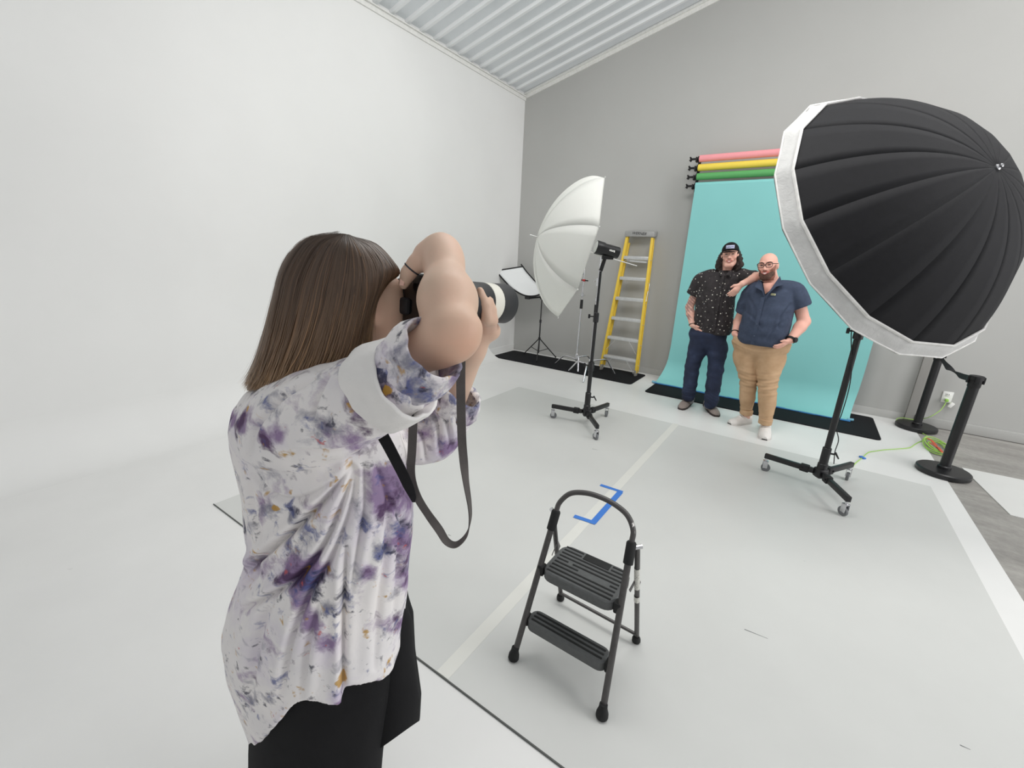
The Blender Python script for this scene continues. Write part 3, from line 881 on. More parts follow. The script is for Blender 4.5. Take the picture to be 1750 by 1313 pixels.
# ================================================================== yellow ladder
def ladder():
    M_y = mat('yellow_fibreglass', (226, 192, 66), 0.45, 0, 0.06, 12)
    root = thing('step_ladder', (-2.17, 6.2, .0105), 'yellow fibreglass step ladder with aluminium steps leaning on the grey wall', 'ladder')
    z0 = .0105
    fl_, fr_ = V3(-2.44, 6.10, z0), V3(-1.905, 6.10, z0)
    tl, tr = V3(-2.325, 6.305, 1.99), V3(-1.985, 6.305, 1.97)
    nrm = unit(np.cross(unit(tr - tl), unit(tl - fl_)))      # roughly -y
    if nrm[1] > 0: nrm = -nrm
    back = -nrm
    for a, b, s_ in ((fl_, tl, -1), (fr_, tr, 1)):
        ax = unit(b - a); sd = unit(np.cross(ax, nrm)); sd = sd * np.sign(sd[0])
        A = np.stack([sd, np.cross(ax, sd), ax], 1); L = np.linalg.norm(b - a)
        mid = (a + b) / 2 + ax * .02
        mb = MB()
        # channel section: web and two flanges, open to the outside
        mb.box(mid + back * .035, (.010, .075, L - .06), A, .002)
        mb.box(mid + sd * s_ * .012 + back * .002, (.034, .008, L - .06), A, .002)
        mb.box(mid + sd * s_ * .012 + back * .070, (.034, .008, L - .06), A, .002)
        rail = mb.build('rail', M_y, root)
        mb = MB(); mb.box(a + ax * .045 + sd * s_ * .004 + back * .035, (.030, .084, .085), A, .006); mb.build('foot_pad', mat('grey_foot', (128, 126, 118), 0.6), rail)
        # folded rear rail behind
        mb = MB(); mb.box(mid + back * .105 + sd * s_ * .002 - ax * .03, (.034, .045, L - .16), A, .004); mb.build('rear_rail', M_y, root)
        mb = MB(); mb.tube([a + ax * .55 * L + sd * s_ * .024 + back * .03, a + ax * .68 * L + sd * s_ * .024 + back * .10], .006, 8); mb.build('spreader', M_alu, root)
        for q in (.08, .23, .38, .53, .68, .84):
            mb = MB(); mb.tube([a + ax * L * q + sd * s_ * .006 + back * .03, a + ax * L * q + sd * s_ * .032 + back * .03], .007, 8); mb.build('rivet', M_alu, rail)
    n = 6
    for i in range(n):
        q = (.118 + i * .1475)
        pl_, pr_ = fl_ + (tl - fl_) * q, fr_ + (tr - fr_) * q
        m = (pl_ + pr_) / 2; w = np.linalg.norm(pr_ - pl_); sd = unit(pr_ - pl_)
        mb = MB(); mb.box(m + V3(0, .036, 0), (w - .012, .085, .010), axes((0, 0, 1), sd), .002)
        mb.box(m + V3(0, -.004, -.018), (w - .012, .006, .040), axes((0, 0, 1), sd), .002)
        for k in range(4): mb.box(m + V3(0, .006 + .02 * k, .0065), (w - .03, .006, .004), axes((0, 0, 1), sd), .001)
        st = mb.build('step', M_alu, root)
        if i in (0, 1):
            for a, s_ in ((pl_, 1), (pr_, -1)):
                mb = MB(); mb.ribbon([a + sd * s_ * .14 + V3(0, -.006, -.03), a + sd * s_ * .012 + V3(0, -.016, -.20)], nrm, .016, .004); mb.build('brace', M_alu, st)
        if i == n - 1:
            mb = MB(); mb.ribbon([pl_ + sd * .02 + V3(0, -.008, -.075), pl_ + sd * .10 + V3(0, -.008, -.03)], nrm, .012, .005); mb.ribbon([pl_ + sd * .10 + V3(0, -.008, -.062), pr_ - sd * .02 + V3(0, -.008, -.062)], V3(0, 0, 1), .02, .005); mb.build('brace', M_alu, st)
    sd = unit(tr - tl); m = (tl + tr) / 2
    mb = MB(); mb.box(m + V3(0, .05, .03), (np.linalg.norm(tr - tl) + .085, .15, .075), axes((0, -.08, 1), sd), .010)
    cap = mb.build('top_cap', mat('grey_cap_plastic', (158, 158, 156), 0.5), root)
    # printed maker's mark on the cap
    cu = bpy.data.curves.new('mark', 'FONT'); cu.body = 'WERNER'; cu.size = .052; cu.align_x = 'CENTER'; cu.align_y = 'CENTER'; cu.extrude = .0006; cu.shear = .25
    to = bpy.data.objects.new('mark', cu); COL.objects.link(to)
    dg = bpy.context.evaluated_depsgraph_get(); me = bpy.data.meshes.new_from_object(to.evaluated_get(dg))
    bpy.data.objects.remove(to, do_unlink=True)
    A = np.stack([sd, unit(np.cross(V3(0, -1, 0), sd)), unit(np.cross(sd, unit(np.cross(V3(0, -1, 0), sd))))], 1)
    v = np.array([tuple(q.co) for q in me.vertices]) @ A.T + m + V3(0, -.0275, .03)
    mesh_obj('maker_mark', v, [list(p.vertices) for p in me.polygons], mat('black_print', (28, 28, 30), .6), cap, smooth=False)
ladder()

# ================================================================== chrome stands
def c_stand(c, tips, zt, label, grip=.95):
    c = np.array(c, float); root = thing('grip_stand', (c[0], c[1], .011), label, 'light stand')
    zh = .20
    mb = MB(); mb.lathe([(.017, 0), (.022, .01), (.022, .10), (.017, .11)], c + V3(0, 0, zh - .055), seg=14); mb.build('hub', M_chrome, root)
    for k, (x, y, z) in enumerate(tips):
        e = V3(x, y, z); d = unit(V3(x - c[0], y - c[1], 0)); L = np.linalg.norm((e - c)[:2]); zz = zh - .03 + .03 * k
        P = [c + d * .015 + V3(0, 0, zz), c + d * (L * .40) + V3(0, 0, zz + .012), c + d * (L * .62) + V3(0, 0, zz + .005), c + d * (L * .80) + V3(0, 0, zz * .62), e + V3(0, 0, .008)]
        mb = MB(); mb.tube(spline(P, 6), .0115, 10); mb.build('leg', M_chrome, root)
    mb = MB(); mb.tube([c + V3(0, 0, zh), c + V3(0, 0, grip)], .0145, 12); mb.build('pole', M_chrome, root)
    mb = MB(); mb.tube([c + V3(0, 0, grip), c + V3(0, 0, grip + .13)], .021, 12); mb.build('grip_sleeve', M_blackm, root)
    mb = MB(); mb.tube([c + V3(0, 0, grip + .13), c + V3(0, 0, zt)], .010, 12); mb.build('upper_pole', M_chrome, root)
    mb = MB(); mb.lathe([(.014, 0), (.020, .005), (.020, .05), (.014, .055)], c + V3(0, 0, grip + .17), seg=12); mb.tube([c + V3(0, 0, grip + .2), c + V3(.05, -.02, grip + .2)], .006, 8); mb.build('collar', M_chrome, root)
    return root, c
r_, cA = c_stand((-2.745, 5.86, 0), [(-3.137, 5.936, .011), (-2.56, 6.12, .011), (-2.64, 5.72, .011)], 1.595, 'chrome grip stand with a red knob standing behind the white umbrella', .93)
mb = MB(); zz = 1.335
mb.tube([cA + V3(-.035, 0, zz + .004), cA + V3(.075, -.01, zz)], .009, 8); mb.build('knob_shaft', M_blackm, r_)
mb = MB(); mb.tube([cA + V3(-.012, -.004, zz + .003), cA + V3(.03, -.006, zz + .001)], .0155, 10); mb.build('red_knob', M_red, r_)
r_, cB = c_stand((-2.43, 5.66, 0), [(-2.768, 5.679, .011), (-2.339, 5.271, 0), (-2.173, 6.0, .011)], 1.66, 'chrome grip stand beside the black light stand pole, black sleeve', .90)
mb = MB(); mb.box(cB + V3(0, -.005, 1.335), (.045, .045, .11), ch=.008); mb.tube([cB + V3(-.055, 0, 1.36), cB + V3(.02, 0, 1.36)], .006, 8); mb.tube([cB + V3(-.045, 0, 1.31), cB + V3(.02, 0, 1.31)], .006, 8)
mb.box(cB + V3(-.055, 0, 1.345), (.012, .02, .035), ch=.004); mb.build('grip_head', M_chrome, r_)

# ================================================================== curved reflector on tripod
def reflector():
    c = V3(-3.56, 6.10, 0); z0 = .0115
    root = thing('light_stand', (c[0], c[1], z0), 'thin black tripod stand holding the curved white reflector in the corner', 'light stand')
    mb = MB(); mb.tube([c + V3(0, 0, .10), c + V3(0, 0, .62)], .0115, 10); mb.tube([c + V3(0, 0, .6), c + V3(0, 0, 1.0)], .009, 10); mb.build('pole', M_black, root)
    mb = MB(); mb.lathe([(.012, 0), (.018, .004), (.018, .05), (.012, .055)], c + V3(0, 0, .60), seg=12); mb.lathe([(.012, 0), (.020, .004), (.020, .035), (.012, .04)], c + V3(0, 0, .325), seg=12); mb.build('collar', M_black, root)
    for e in ((-3.90, 6.20), (-3.36, 6.34), (-3.42, 5.82)):
        f_ = V3(e[0], e[1], z0 + .012); h = c + V3(0, 0, .345)
        mb = MB(); mb.tube([h, f_], .0085, 8); leg = mb.build('leg', M_black, root)
        mb = MB(); mb.tube([c + V3(0, 0, .125), h + (f_ - h) * .55], .006, 8); mb.build('strut', M_black, leg)
        mb = MB(); mb.tube([f_ + V3(0, 0, .012), f_ - V3(0, 0, .012)], .0125, 8); mb.build('foot', M_blackm, leg)
    mb = MB(); mb.box(c + V3(0, 0, 1.01), (.05, .05, .06), ch=.008); mb.tube([c + V3(0, 0, .965), c + V3(.05, -.02, .965)], .006, 8); mb.build('head_clamp', M_blackm, root)
    # panel
    root2 = thing('reflector_panel', (c[0], c[1], 1.04), 'curved white reflector panel with black frame on the corner tripod', 'reflector')
    nearp = [(848, 463), (854, 471), (862, 480), (871, 489.5), (880, 496.5), (889, 502), (898, 505.5), (908, 506.5), (918, 505), (929, 500), (942, 489), (955, 472)]
    near = [on_axis(x, y, 1, 5.93) for x, y in nearp]
    w = V3(.30, .34, .085)
    far = [p + w * (1 - .10 * i / 11) for i, p in enumerate(near)]
    N_, F_ = spline(near, 4), spline(far, 4)
    v = []; f = []; rows = 6
    for i in range(len(N_)):
        for j in range(rows + 1): v.append(N_[i] + (F_[i] - N_[i]) * j / rows)
    for i in range(len(N_) - 1):
        for j in range(rows): f.append([i * (rows + 1) + j, i * (rows + 1) + j + 1, (i + 1) * (rows + 1) + j + 1, (i + 1) * (rows + 1) + j])
    o = mesh_obj('reflector_cloth', np.array(v), f, mat('white_reflector_cloth', (236, 238, 238), .5, 0, .01), root2)
    md = o.modifiers.new('t', 'SOLIDIFY'); md.thickness = .003
    mb = MB(); mb.tube(N_, .013, 8); mb.build('frame_bar', M_blackm, root2)
    mb = MB(); mb.tube(F_, .013, 8); mb.build('frame_bar', M_blackm, root2)
    for i in (0, -1):
        d = unit(F_[i] - N_[i])
        mb = MB(); mb.tube([N_[i], F_[i]], .013, 8); mb.build('frame_bar', M_blackm, root2)
    up = unit(N_[0] - N_[3])
    for p in (N_[0], F_[0]):
        mb = MB(); mb.tube([p - up * .02, p + up * .05], .012, 8); mb.build('frame_tip', M_blackm, root2)
    b = on_axis(902, 508, 1, 5.92)
    mb = MB(); mb.box(b + V3(0, -.01, -.012), (.09, .03, .04), ch=.006); mb.tube([b + V3(0, 0, -.02), c + V3(0, -.02, 1.02)], .014, 8); mb.build('bracket', M_blackm, root2)
reflector()

# ================================================================== stanchions and belt
def stanchion(x, y, h, z0, label):
    root = thing('stanchion', (x, y, z0), label, 'stanchion', None)
    mb = MB(); mb.lathe([(.165, 0), (.178, .004), (.180, .012), (.178, .036), (.168, .044), (.05, .048)], (x, y, z0), seg=40); mb.build('base', M_black, root)
    mb = MB(); mb.tube([(x, y, z0 + .044), (x, y, z0 + h - .085)], .036, 24); mb.lathe([(.036, 0), (.045, .0), (.045, .02), (.037, .028)], (x, y, z0 + .047), seg=24); mb.build('post', M_black, root)
    mb = MB(); mb.lathe([(.037, -.095), (.040, -.09), (.040, -.035), (.046, -.032), (.046, -.004), (.042, 0)], (x, y, z0 + h), seg=24)
    for a in range(4): mb.box((x + .047 * math.cos(a * PI / 2), y + .047 * math.sin(a * PI / 2), z0 + h - .035), (.012, .03, .055), axes((0, 0, 1), (math.cos(a * PI / 2), math.sin(a * PI / 2), 0)), .003)
    mb.build('belt_head', M_blackm, root)
stanchion(1.226, 4.865, .865, .0005, 'black belt barrier post with round base on the edge of the white floor')
stanchion(1.240, 6.20, .865, .0005, 'black belt barrier post standing against the grey wall')
A_, B_ = V3(1.24, 6.140, .815), V3(1.226, 4.926, .83)
pts, sds = [], []
for t in np.linspace(0, 1, 40):
    p = A_ + (B_ - A_) * t - V3(0, 0, .05 * 4 * t * (1 - t))
    a = PI / 2 - PI * sstep(np.array(t), .15, .75) * 1.0
    pts.append(p); sds.append(V3(math.cos(a) * 1.0, 0, math.sin(a)))
mb = MB(); mb.ribbon(pts, sds, .048, .0016)
tag(mb.build('barrier_belt', fabric('black_belt_webbing', (40, 40, 43), 0, .7), loc=(1.23, 5.5, .80)), 'black twisted webbing belt strung between the two barrier posts', 'belt')

# ================================================================== power outlet and cords
def cords():
    wp = on_axis(1618.5, 679, 1, YB - .005)
    root = thing('power_outlet', wp, 'white power outlet with plugs on the grey wall behind the posts', 'outlet')
    mb = MB(); mb.box(wp, (.085, .008, .125), ch=.003); mb.build('cover_plate', M_whitep, root)
    for dz in (.028, -.028):
        mb = MB(); mb.box(wp + V3(0, -.005, dz), (.036, .006, .032), ch=.006); so = mb.build('socket', M_whitep, root)
        mb = MB()
        for dx in (-.008, .008): mb.box(wp + V3(dx, -.0083, dz + .003), (.004, .002, .013))
        mb.build('slot', M_blackm, so, smooth=False)
    mb = MB(); mb.box(wp + V3(.045, -.025, -.075), (.035, .028, .06), axes((0.5, 0, 1)), .006); mb.build('charger', M_whitep, root)
    M_green = mat('lime_cord', (164, 208, 96), .5)
    def cord(px, z=.006, r=.0048):
        return [on_floor(x, y, z) for x, y in px]
    # cord from coil to the light stand
    c1 = cord([(1426, 798), (1440, 800), (1454.6, 798), (1464, 790), (1473, 783), (1484, 773.5), (1497, 771), (1511, 769), (1532, 767.5), (1554, 765.5), (1563, 760), (1572, 755), (1584, 752)])
    # coil
    cc = on_floor(1600, 765, .006); coil = []
    rnd = random.Random(3)
    for k in range(5):
        rr = .085 + .016 * k; zc = .008 + .010 * (k % 3)
        for a in np.linspace(0, 2 * PI, 20, endpoint=False):
            coil.append(cc + V3(.62 * rr * 1.15 * math.cos(a) + .010 * math.sin(k * 2), 1.15 * rr * math.sin(a) * 1.45 + .012 * math.cos(k * 3), zc + .01 * math.sin(a * 2 + k)))
    c2f = cord([(1584, 745), (1575, 740), (1565, 736), (1550, 733), (1540, 730), (1532, 724.5)])
    bz = .051
    c2 = c2f + [on_floor(x, y, bz) for x, y in ((1533, 716), (1543, 714.5), (1552, 716), (1566, 717.5))]
    c2 += [on_axis(1588, 713, 1, 6.33), on_axis(1605, 703, 1, 6.36), on_axis(1613, 694, 1, 6.39), wp + V3(0, -.03, -.03)]
    ro = thing('extension_cord', (cc[0], cc[1], 0), 'lime green extension cord coiled on the floor behind the barrier post', 'cord')
    mb = MB(); mb.tube(spline(c1, 6), .0038, 8); mb.build('cord_run', M_green, ro)
    mb = MB(); mb.tube(coil, .0048, 8); mb.build('coil', M_green, ro)
    mb = MB(); mb.tube(spline(c2, 6), .0038, 8); mb.build('cord_run', M_green, ro)
    mb = MB(); mb.box(wp + V3(0, -.028, -.03), (.028, .04, .03), ch=.006); mb.build('plug', mat('green_plug', (150, 200, 90), .5), ro)
    M_tie = mat('red_hook_tie', (196, 88, 62), .6)
    for a, b in (((1583, 748), (1600, 762)), ((1595, 760), (1612, 775)), ((1588, 757), (1607, 770))):
        mb = MB(); p, q = on_floor(*a, .03), on_floor(*b, .03); mb.ribbon([p, (p + q) / 2 + V3(0, 0, .012), q], unit(np.cross(q - p, V3(0, 0, 1))), .022, .004); mb.build('hook_tie', M_tie, ro)
    p = on_floor(1474, 782, .008)
    mb = MB(); mb.box(p, (.03, .05, .012), axes((0, 0, 1), (.8, .6, 0)), .003); mb.build('blue_tape_flag', M_blue, ro)
    # thin black power lead hanging from the stand
    P = [S2 + V3(-.03, -.005, 1.62), S2 + V3(-.035, -.01, 1.3), S2 + V3(-.045, -.01, 1.22), S2 + V3(.02, -.03, .9), S2 + V3(.03, .02, .62), on_axis(1429, 728, 1, S2[1]), on_axis(1433, 752, 1, S2[1]), on_axis(1427, 772, 1, S2[1]), on_axis(1425, 793, 1, S2[1] + .03)]
    mb = MB(); mb.tube(spline(P, 8), .0032, 8); tag(mb.build('power_lead', M_blackm, loc=(S2[0], S2[1], .6)), 'thin black power lead dangling from the pole of the big umbrella stand', 'cord')
cords()
# ================================================================== photographer in the tie-dye shirt
FH = unit(V3(-.554, .832, 0)); RT = V3(.832, .554, 0)
def W(px, py, h):
    r = ray(px, py); return EYEV + r * (h / np.dot(r, FH))
def Ws(lst): return [W(*p) for p in lst]

def skin_mat(name, rgb, red=0.12):
    t = NT(name); c = lin(rgb)
    a = t.noise(14, 3).outputs[0]; b = t.noise(160, 3).outputs[0]
    base = t.ramp(a, [(0.3, tuple(v * .94 for v in c)), (0.7, (min(1, c[0] * 1.05), c[1] * (1 - red * .3), c[2] * (1 - red * .3)))])
    at = t.n('ShaderNodeAttribute', _attribute_name='Col')
    t.colour(t.mix(1.0, base, at.outputs['Color'], 'MULTIPLY'))
    t.b.inputs['Roughness'].default_value = .5; t.b.inputs['Specular IOR Level'].default_value = .35
    t.b.inputs['Subsurface Weight'].default_value = .03
    t.b.inputs['Subsurface Radius'].default_value = (.01, .004, .002)
    t.bump(b, .06, .002)
    return t.m

def tie_dye():
    t = NT('tie_dye_cotton')
    co = t.n('ShaderNodeAttribute', _attribute_name='Rest').outputs['Vector']      # cloth at rest, so the dye follows the folds
    warp = t.noise(9, 3, .6, 0, co)
    mixv = t.n('ShaderNodeMix', _data_type='VECTOR'); mixv.inputs[0].default_value = .03
    t.l(co, mixv.inputs[4]); t.l(warp.outputs['Color'], mixv.inputs[5]); wc = mixv.outputs[1]
    def layer(scale, lo, hi, off, detail=4, dist=1.0, rough=.62):
        mp = t.n('ShaderNodeMapping'); t.l(wc, mp.inputs[0]); mp.inputs['Location'].default_value = off
        n_ = t.noise(scale, detail, rough, dist, mp.outputs[0]).outputs[0]
        return t.ramp(n_, [(lo, (0, 0, 0)), (hi, (1, 1, 1))])
    col = t.ramp(t.noise(6, 2, .5, 0, co).outputs[0], [(0.35, lin((232, 229, 229))), (.65, lin((242, 238, 236)))])
    # 'Col' holds how much purple / blue-grey / ochre dye soaked into each spot of the cloth
    sep = t.n('ShaderNodeSeparateColor'); t.l(t.n('ShaderNodeAttribute', _attribute_name='Col').outputs['Color'], sep.inputs[0])
    def dye(col, chan, scale, lo, hi, off, k, rgb, detail=5, dist=.25, rough=.6, gain=.30):
        mp = t.n('ShaderNodeMapping'); t.l(wc, mp.inputs[0]); mp.inputs['Location'].default_value = off
        n_ = t.noise(scale, detail, rough, dist, mp.outputs[0]).outputs[0]
        n_ = t.math('ADD', n_, t.math('MULTIPLY', t.math('SUBTRACT', sep.outputs[chan], .30), gain))
        m = t.ramp(n_, [(lo, (0, 0, 0)), (hi, (1, 1, 1))])
        return t.mix(t.math('MULTIPLY', m, k), col, lin(rgb))
    col = dye(col, 0, 7, .46, .74, (9, 2, 3), .55, (196, 182, 212), 4)
    col = dye(col, 0, 13, .50, .64, (1, 5, 2), .85, (134, 106, 150), 6)
    col = dye(col, 1, 16, .50, .64, (4, 1, 7), .80, (116, 116, 136), 6)
    col = dye(col, 0, 19, .57, .70, (1.02, 5.02, 2.01), .9, (84, 60, 92), 6, gain=.20)
    col = dye(col, 1, 26, .56, .66, (7, 8, 1), .8, (84, 94, 148), 5, gain=.20)
    col = dye(col, 1, 34, .575, .66, (3, 3, 9), .85, (60, 60, 78), 5, gain=.18)
    col = dye(col, 2, 27, .56, .64, (2, 6, 4), .85, (190, 146, 58), 3)
    col = dye(col, 0, 40, .69, .73, (8, 4, 4), .7, (196, 96, 96), 3, gain=.04)
    t.colour(col)
    t.b.inputs['Roughness'].default_value = .85; t.b.inputs['Specular IOR Level'].default_value = .15
    h1 = t.noise(28, 3, .5, .8).outputs[0]; h2 = t.noise(900, 2).outputs[0]
    t.bump(t.math('ADD', t.math('MULTIPLY', h1, 1.0), t.math('MULTIPLY', h2, .06)), .14, .010)
    return t.m

def remeshed(mb, voxel, smooth_it=4):
    me = bpy.data.meshes.new('tmp'); me.from_pydata(mb.v, [], mb.f); me.update()
    bm = bmesh.new(); bm.from_mesh(me); bmesh.ops.recalc_face_normals(bm, faces=bm.faces[:]); bm.to_mesh(me); bm.free()
    o = bpy.data.objects.new('tmp', me); COL.objects.link(o)
    md = o.modifiers.new('r', 'REMESH'); md.mode = 'VOXEL'; md.voxel_size = voxel
    dg = bpy.context.evaluated_depsgraph_get(); m2 = bpy.data.meshes.new_from_object(o.evaluated_get(dg))
    V = np.empty(len(m2.vertices) * 3); m2.vertices.foreach_get('co', V); V = V.reshape(-1, 3)
    F = np.array([list(p.vertices) if len(p.vertices) == 4 else list(p.vertices) + [p.vertices[-1]] for p in m2.polygons])
    bpy.data.objects.remove(o, do_unlink=True)
    return relax(V, F, smooth_it, .5), F

def rows_interp(tab, y):
    ys = [r[0] for r in tab]; return np.interp(y, ys, [r[1] for r in tab]), np.interp(y, ys, [r[2] for r in tab])

LENS_H1 = .925
def lens_axis():
    Lf = W(857, 519, LENS_H1); best = None
    for h2 in np.linspace(.62, .98, 400):
        p = W(716, 509, h2); e = abs(np.linalg.norm(Lf - p) - .225); d = unit(Lf - p)
        if d[1] > .7 and (best is None or e < best[0]): best = (e, h2, d, p)
    return Lf, best[2], best[3], best[1]
LENS_F, LENS_D, LENS_B, LENS_H2 = lens_axis()
def photographer():
    base = V3(-.80, .47, 0)
    P = thing('person', base, 'person in a loose tie-dye shirt and black skirt raising a camera to the eye', 'person')
    skin = skin_mat('photographer_skin', (217, 189, 167))
    # ------------------------------------------------ body
    LH = lambda px: float(np.interp(px, [716, 857], [LENS_H2, LENS_H1]))
    f = Field((-1.06, .20, .62), (-.28, 1.02, 1.68), .0042)
    Hc = W(602, 500, .82)
    rotz = np.eye(3)
    f.ell(Hc + V3(-.004, .0, -.006), (.066, .086, .092), k=.02)
    f.ell(Hc + V3(0, .035, -.045), (.058, .062, .075), k=.03)             # face and jaw
    f.cone(Hc + V3(0, .072, -.095), Hc + V3(0, .07, -.10), .022, k=.03)      # chin
    f.cone(Hc + V3(0, .098, -.01), Hc + V3(0, .112, -.035), .010, .013, k=.015)  # nose
    f.cone(Hc + V3(.045, .055, -.045), Hc + V3(.05, .03, -.05), .028, k=.03)  # cheek
    f.ell(W(644, 530, .795), (.046, .046, .066), k=.02); f.cone(W(664, 498, .79), W(668, 540, .80), .024, .026, k=.03); f.cone(W(672, 575, .81), W(668, 580, .81), .024, k=.03)
    ear = W(641, 540, .748)
    f.ell(ear + V3(0, 0, .012), (.010, .017, .030), k=.008); f.ell(ear + V3(0.012, -.002, .014), (.007, .010, .018), k=.004, op='cut')
    f.cone(Hc + V3(0, -.015, -.05), W(560, 640, .83), .056, .060, k=.04)
    T = W(552, 800, .83)
    f.chain([W(556, 650, .85), W(556, 720, .87), W(556, 800, .87), W(550, 1000, .86)], [.055, .075, .085, .10], k=.05)
    S = W(545, 712, .74); E = W(771, 569, .620); Wr = W(757, 438, .765)
    f.cone(W(560, 690, .85), S + FH * .03, .05, .045, k=.03)
    f.cone(S + FH * .02, E, .036, .0335, k=.025)
    ax = unit(Wr - E)
    f.cone(E, E + ax * .07, .0350, .0405, k=.02)
    f.cone(E + ax * .07, Wr - ax * .02, .0405, .0305, k=.03)
    f.cone(Wr - ax * .02, Wr + ax * .01, .0305, .0280, k=.02)
    f.cone(W(798, 562, .616), W(795, 574, .616), .018, k=.025)                 # elbow point
    f.cone(W(756, 600, .634), W(776, 592, .629), .021, k=.025)
    # right hand folded over the top of the camera
    f.cone(Wr, W(752, 432, .775), .0275, .0255, k=.02)
    f.cone(W(752, 432, .775), W(726, 438, .772), .0245, .0205, k=.02)
    f.cone(W(764, 436, .80), W(732, 436, .82), .022, .019, k=.02)
    f.chain([W(732, 440, .765), W(711, 451, .758), W(698, 467, .757), W(689.5, 486, .760)], [.0175, .0140, .0122, .0092], k=.008)   # thumb
    for q, (a_, b_, c_) in enumerate((((735, 438, .83), (745, 468, .885), (742, 500, .87)), ((752, 438, .84), (762, 468, .895), (757, 498, .88)), ((768, 440, .84), (777, 470, .895), (771, 496, .88)), ((776, 446, .83), (784, 474, .885), (779, 494, .87)))):
        f.chain(Ws([a_, b_, c_]), [.0115, .0100, .0085], k=.006)
    # left arm and hand under the lens
    SLh = W(500, 690, .98); EL = W(742, 752, .96); WrL = W(806, 598, .93)
    f.cone(SLh, EL, .048, .040, k=.03); f.cone(EL, WrL, .041, .029, k=.02)
    f.cone(WrL, W(822, 562, .925), .027, .030, k=.02); f.cone(W(812, 566, .93), W(840, 566, .925), .022, .020, k=.015)
    f.chain(Ws([(830, 562, .900), (833, 545, LH(833) - .060), (828, 518, LH(828) - .061), (820, 497, LH(820) - .058)]), [.0120, .0108, .0098, .0078], k=.006)
    f.chain(Ws([(840, 562, .905), (842, 548, LH(842) - .060), (840, 530, LH(840) - .061), (837, 513, LH(837) - .060)]), [.0115, .0102, .0094, .0076], k=.006)
    
    f.chain(Ws([(815, 562, .90), (806, 540, LH(806) - .05), (800, 520, LH(800) - .048)]), [.0115, .0105, .0085], k=.006)
    f.chain(Ws([(815, 565, .95), (822, 545, .98), (826, 520, .985)]), [.013, .011, .009], k=.006)
    V, F = f.mesh(); V = relax(V, F, 2, .4)
    px = project(V); cols = np.ones((len(V), 3))
    def blush(c, r, col):
        d = np.linalg.norm(V - c, axis=1); w = np.exp(-(d / r) ** 2)[:, None]
        return w, np.array(col)
    for c, r, col in ((W(805, 590, .60), .045, (1.0, .92, .88)), (W(690, 486, .80), .02, (1.0, .80, .76)), (W(836, 528, .89), .05, (1.02, .86, .82)), (W(640, 560, .76), .05, (1.0, .90, .86)), (W(752, 600, .61), .05, (1.0, .92, .89))):
        w, cc = blush(c, r, col); cols = cols * (1 - w) + cols * w * cc
    mesh_obj('body', V, F, skin, P, cols=cols)
    mb = MB(); mb.ell = None
    # thumb nail and ring
    mb = MB(); mb.box(W(687.2, 483, .750), (.008, .003, .011), axes((0, .2, 1), RT), .0012); mb.build('thumb_nail', mat('nail', (232, 188, 172), .3), P)
    th = unit(W(711, 451, .758) - W(698, 467, .757)); mb = MB()
    u = unit(np.cross(th, FH)); w = np.cross(th, u); cc = W(704, 460, .7575)
    mb.tube([cc + .0142 * (math.cos(a) * u + math.sin(a) * w) for a in np.linspace(0, 2 * PI, 20, endpoint=False)], .0014, 8, closed=True); mb.build('ring', mat('dark_ring', (60, 66, 74), .3, .6), P)
    # lower legs and shoes under the skirt
    for x, y in ((-.84, .40), (-.80, .44)):
        mb = MB(); mb.tube([(x, y, .62), (x, y + .005, .32), (x, y - .005, .09)], [.05, .046, .034], 14); mb.build('leg', mat('black_legging', (22, 22, 24), .7), P)
        mb = MB(); mb.loft([[V3(x + w_ * math.cos(a), y + yy, .001 + hh * (.5 + .5 * math.sin(a))) for a in np.linspace(0, 2 * PI, 12, endpoint=False)] for yy, w_, hh in ((-.07, .025, .06), (-.05, .038, .10), (0, .04, .11), (.06, .042, .075), (.12, .044, .055), (.16, .03, .04))], True)
        mb.build('shoe', mat('black_shoe', (24, 24, 26), .5), P)
    # ------------------------------------------------ shirt
    tab = [(622, 540, 590), (636, 490, 618), (650, 452, 640), (672, 420, 655), (700, 397, 668), (740, 387, 686), (770, 392, 697), (800, 400, 703), (850, 410, 706), (900, 416, 704), (945, 421, 700), (975, 415, 698),
           (1000, 405, 696), (1050, 387, 690), (1085, 379, 686), (1110, 377, 686), (1160, 386, 686), (1200, 398, 686), (1240, 413, 686), (1290, 432, 686)]
    hem = [(428, 1284), (440, 1272), (470, 1242), (505, 1204), (520, 1199), (545, 1203), (570, 1207), (584, 1206), (589, 1180), (595, 1175), (630, 1170), (655, 1165), (672, 1148), (684, 1110), (690, 1040)]
    hx = [q[0] for q in hem]; hy = [q[1] for q in hem]
    NC, NR = 132, 90
    rings = [[None] * NC for _ in range(NR)]
    for j in range(NC):
        th = 2 * PI * j / NC                       # th = pi left silhouette, 0 right, pi..2pi near side
        c = .5 + .5 * math.cos(th)
        lo, hi = 1000.0, 1290.0
        for _ in range(30):
            m = (lo + hi) / 2; L, R_ = rows_interp(tab, m)
            if m < np.interp(L + c * (R_ - L), hx, hy): lo = m
            else: hi = m
        yend = lo
        for i in range(NR):
            t = i / (NR - 1); y = 622 + (yend - 622) * t
            L, R_ = rows_interp(tab, y)
            h = .83 + .02 * t; bdep = np.interp(y, [622, 640, 700, 800, 1000, 1150, 1290], [.05, .075, .11, .125, .135, .15, .15])
            A, B = W(L, y, h), W(R_, y, h)
            # keep the section level
            sn_ = math.sin(th)
            rings[i][j] = W(L + c * (R_ - L), y, h + bdep * sn_) if sn_ < 0 else (A + B) / 2 + (B - A) / 2 * math.cos(th) + FH * bdep * sn_
    last = np.array(rings[-1]); mid = last.mean(0)
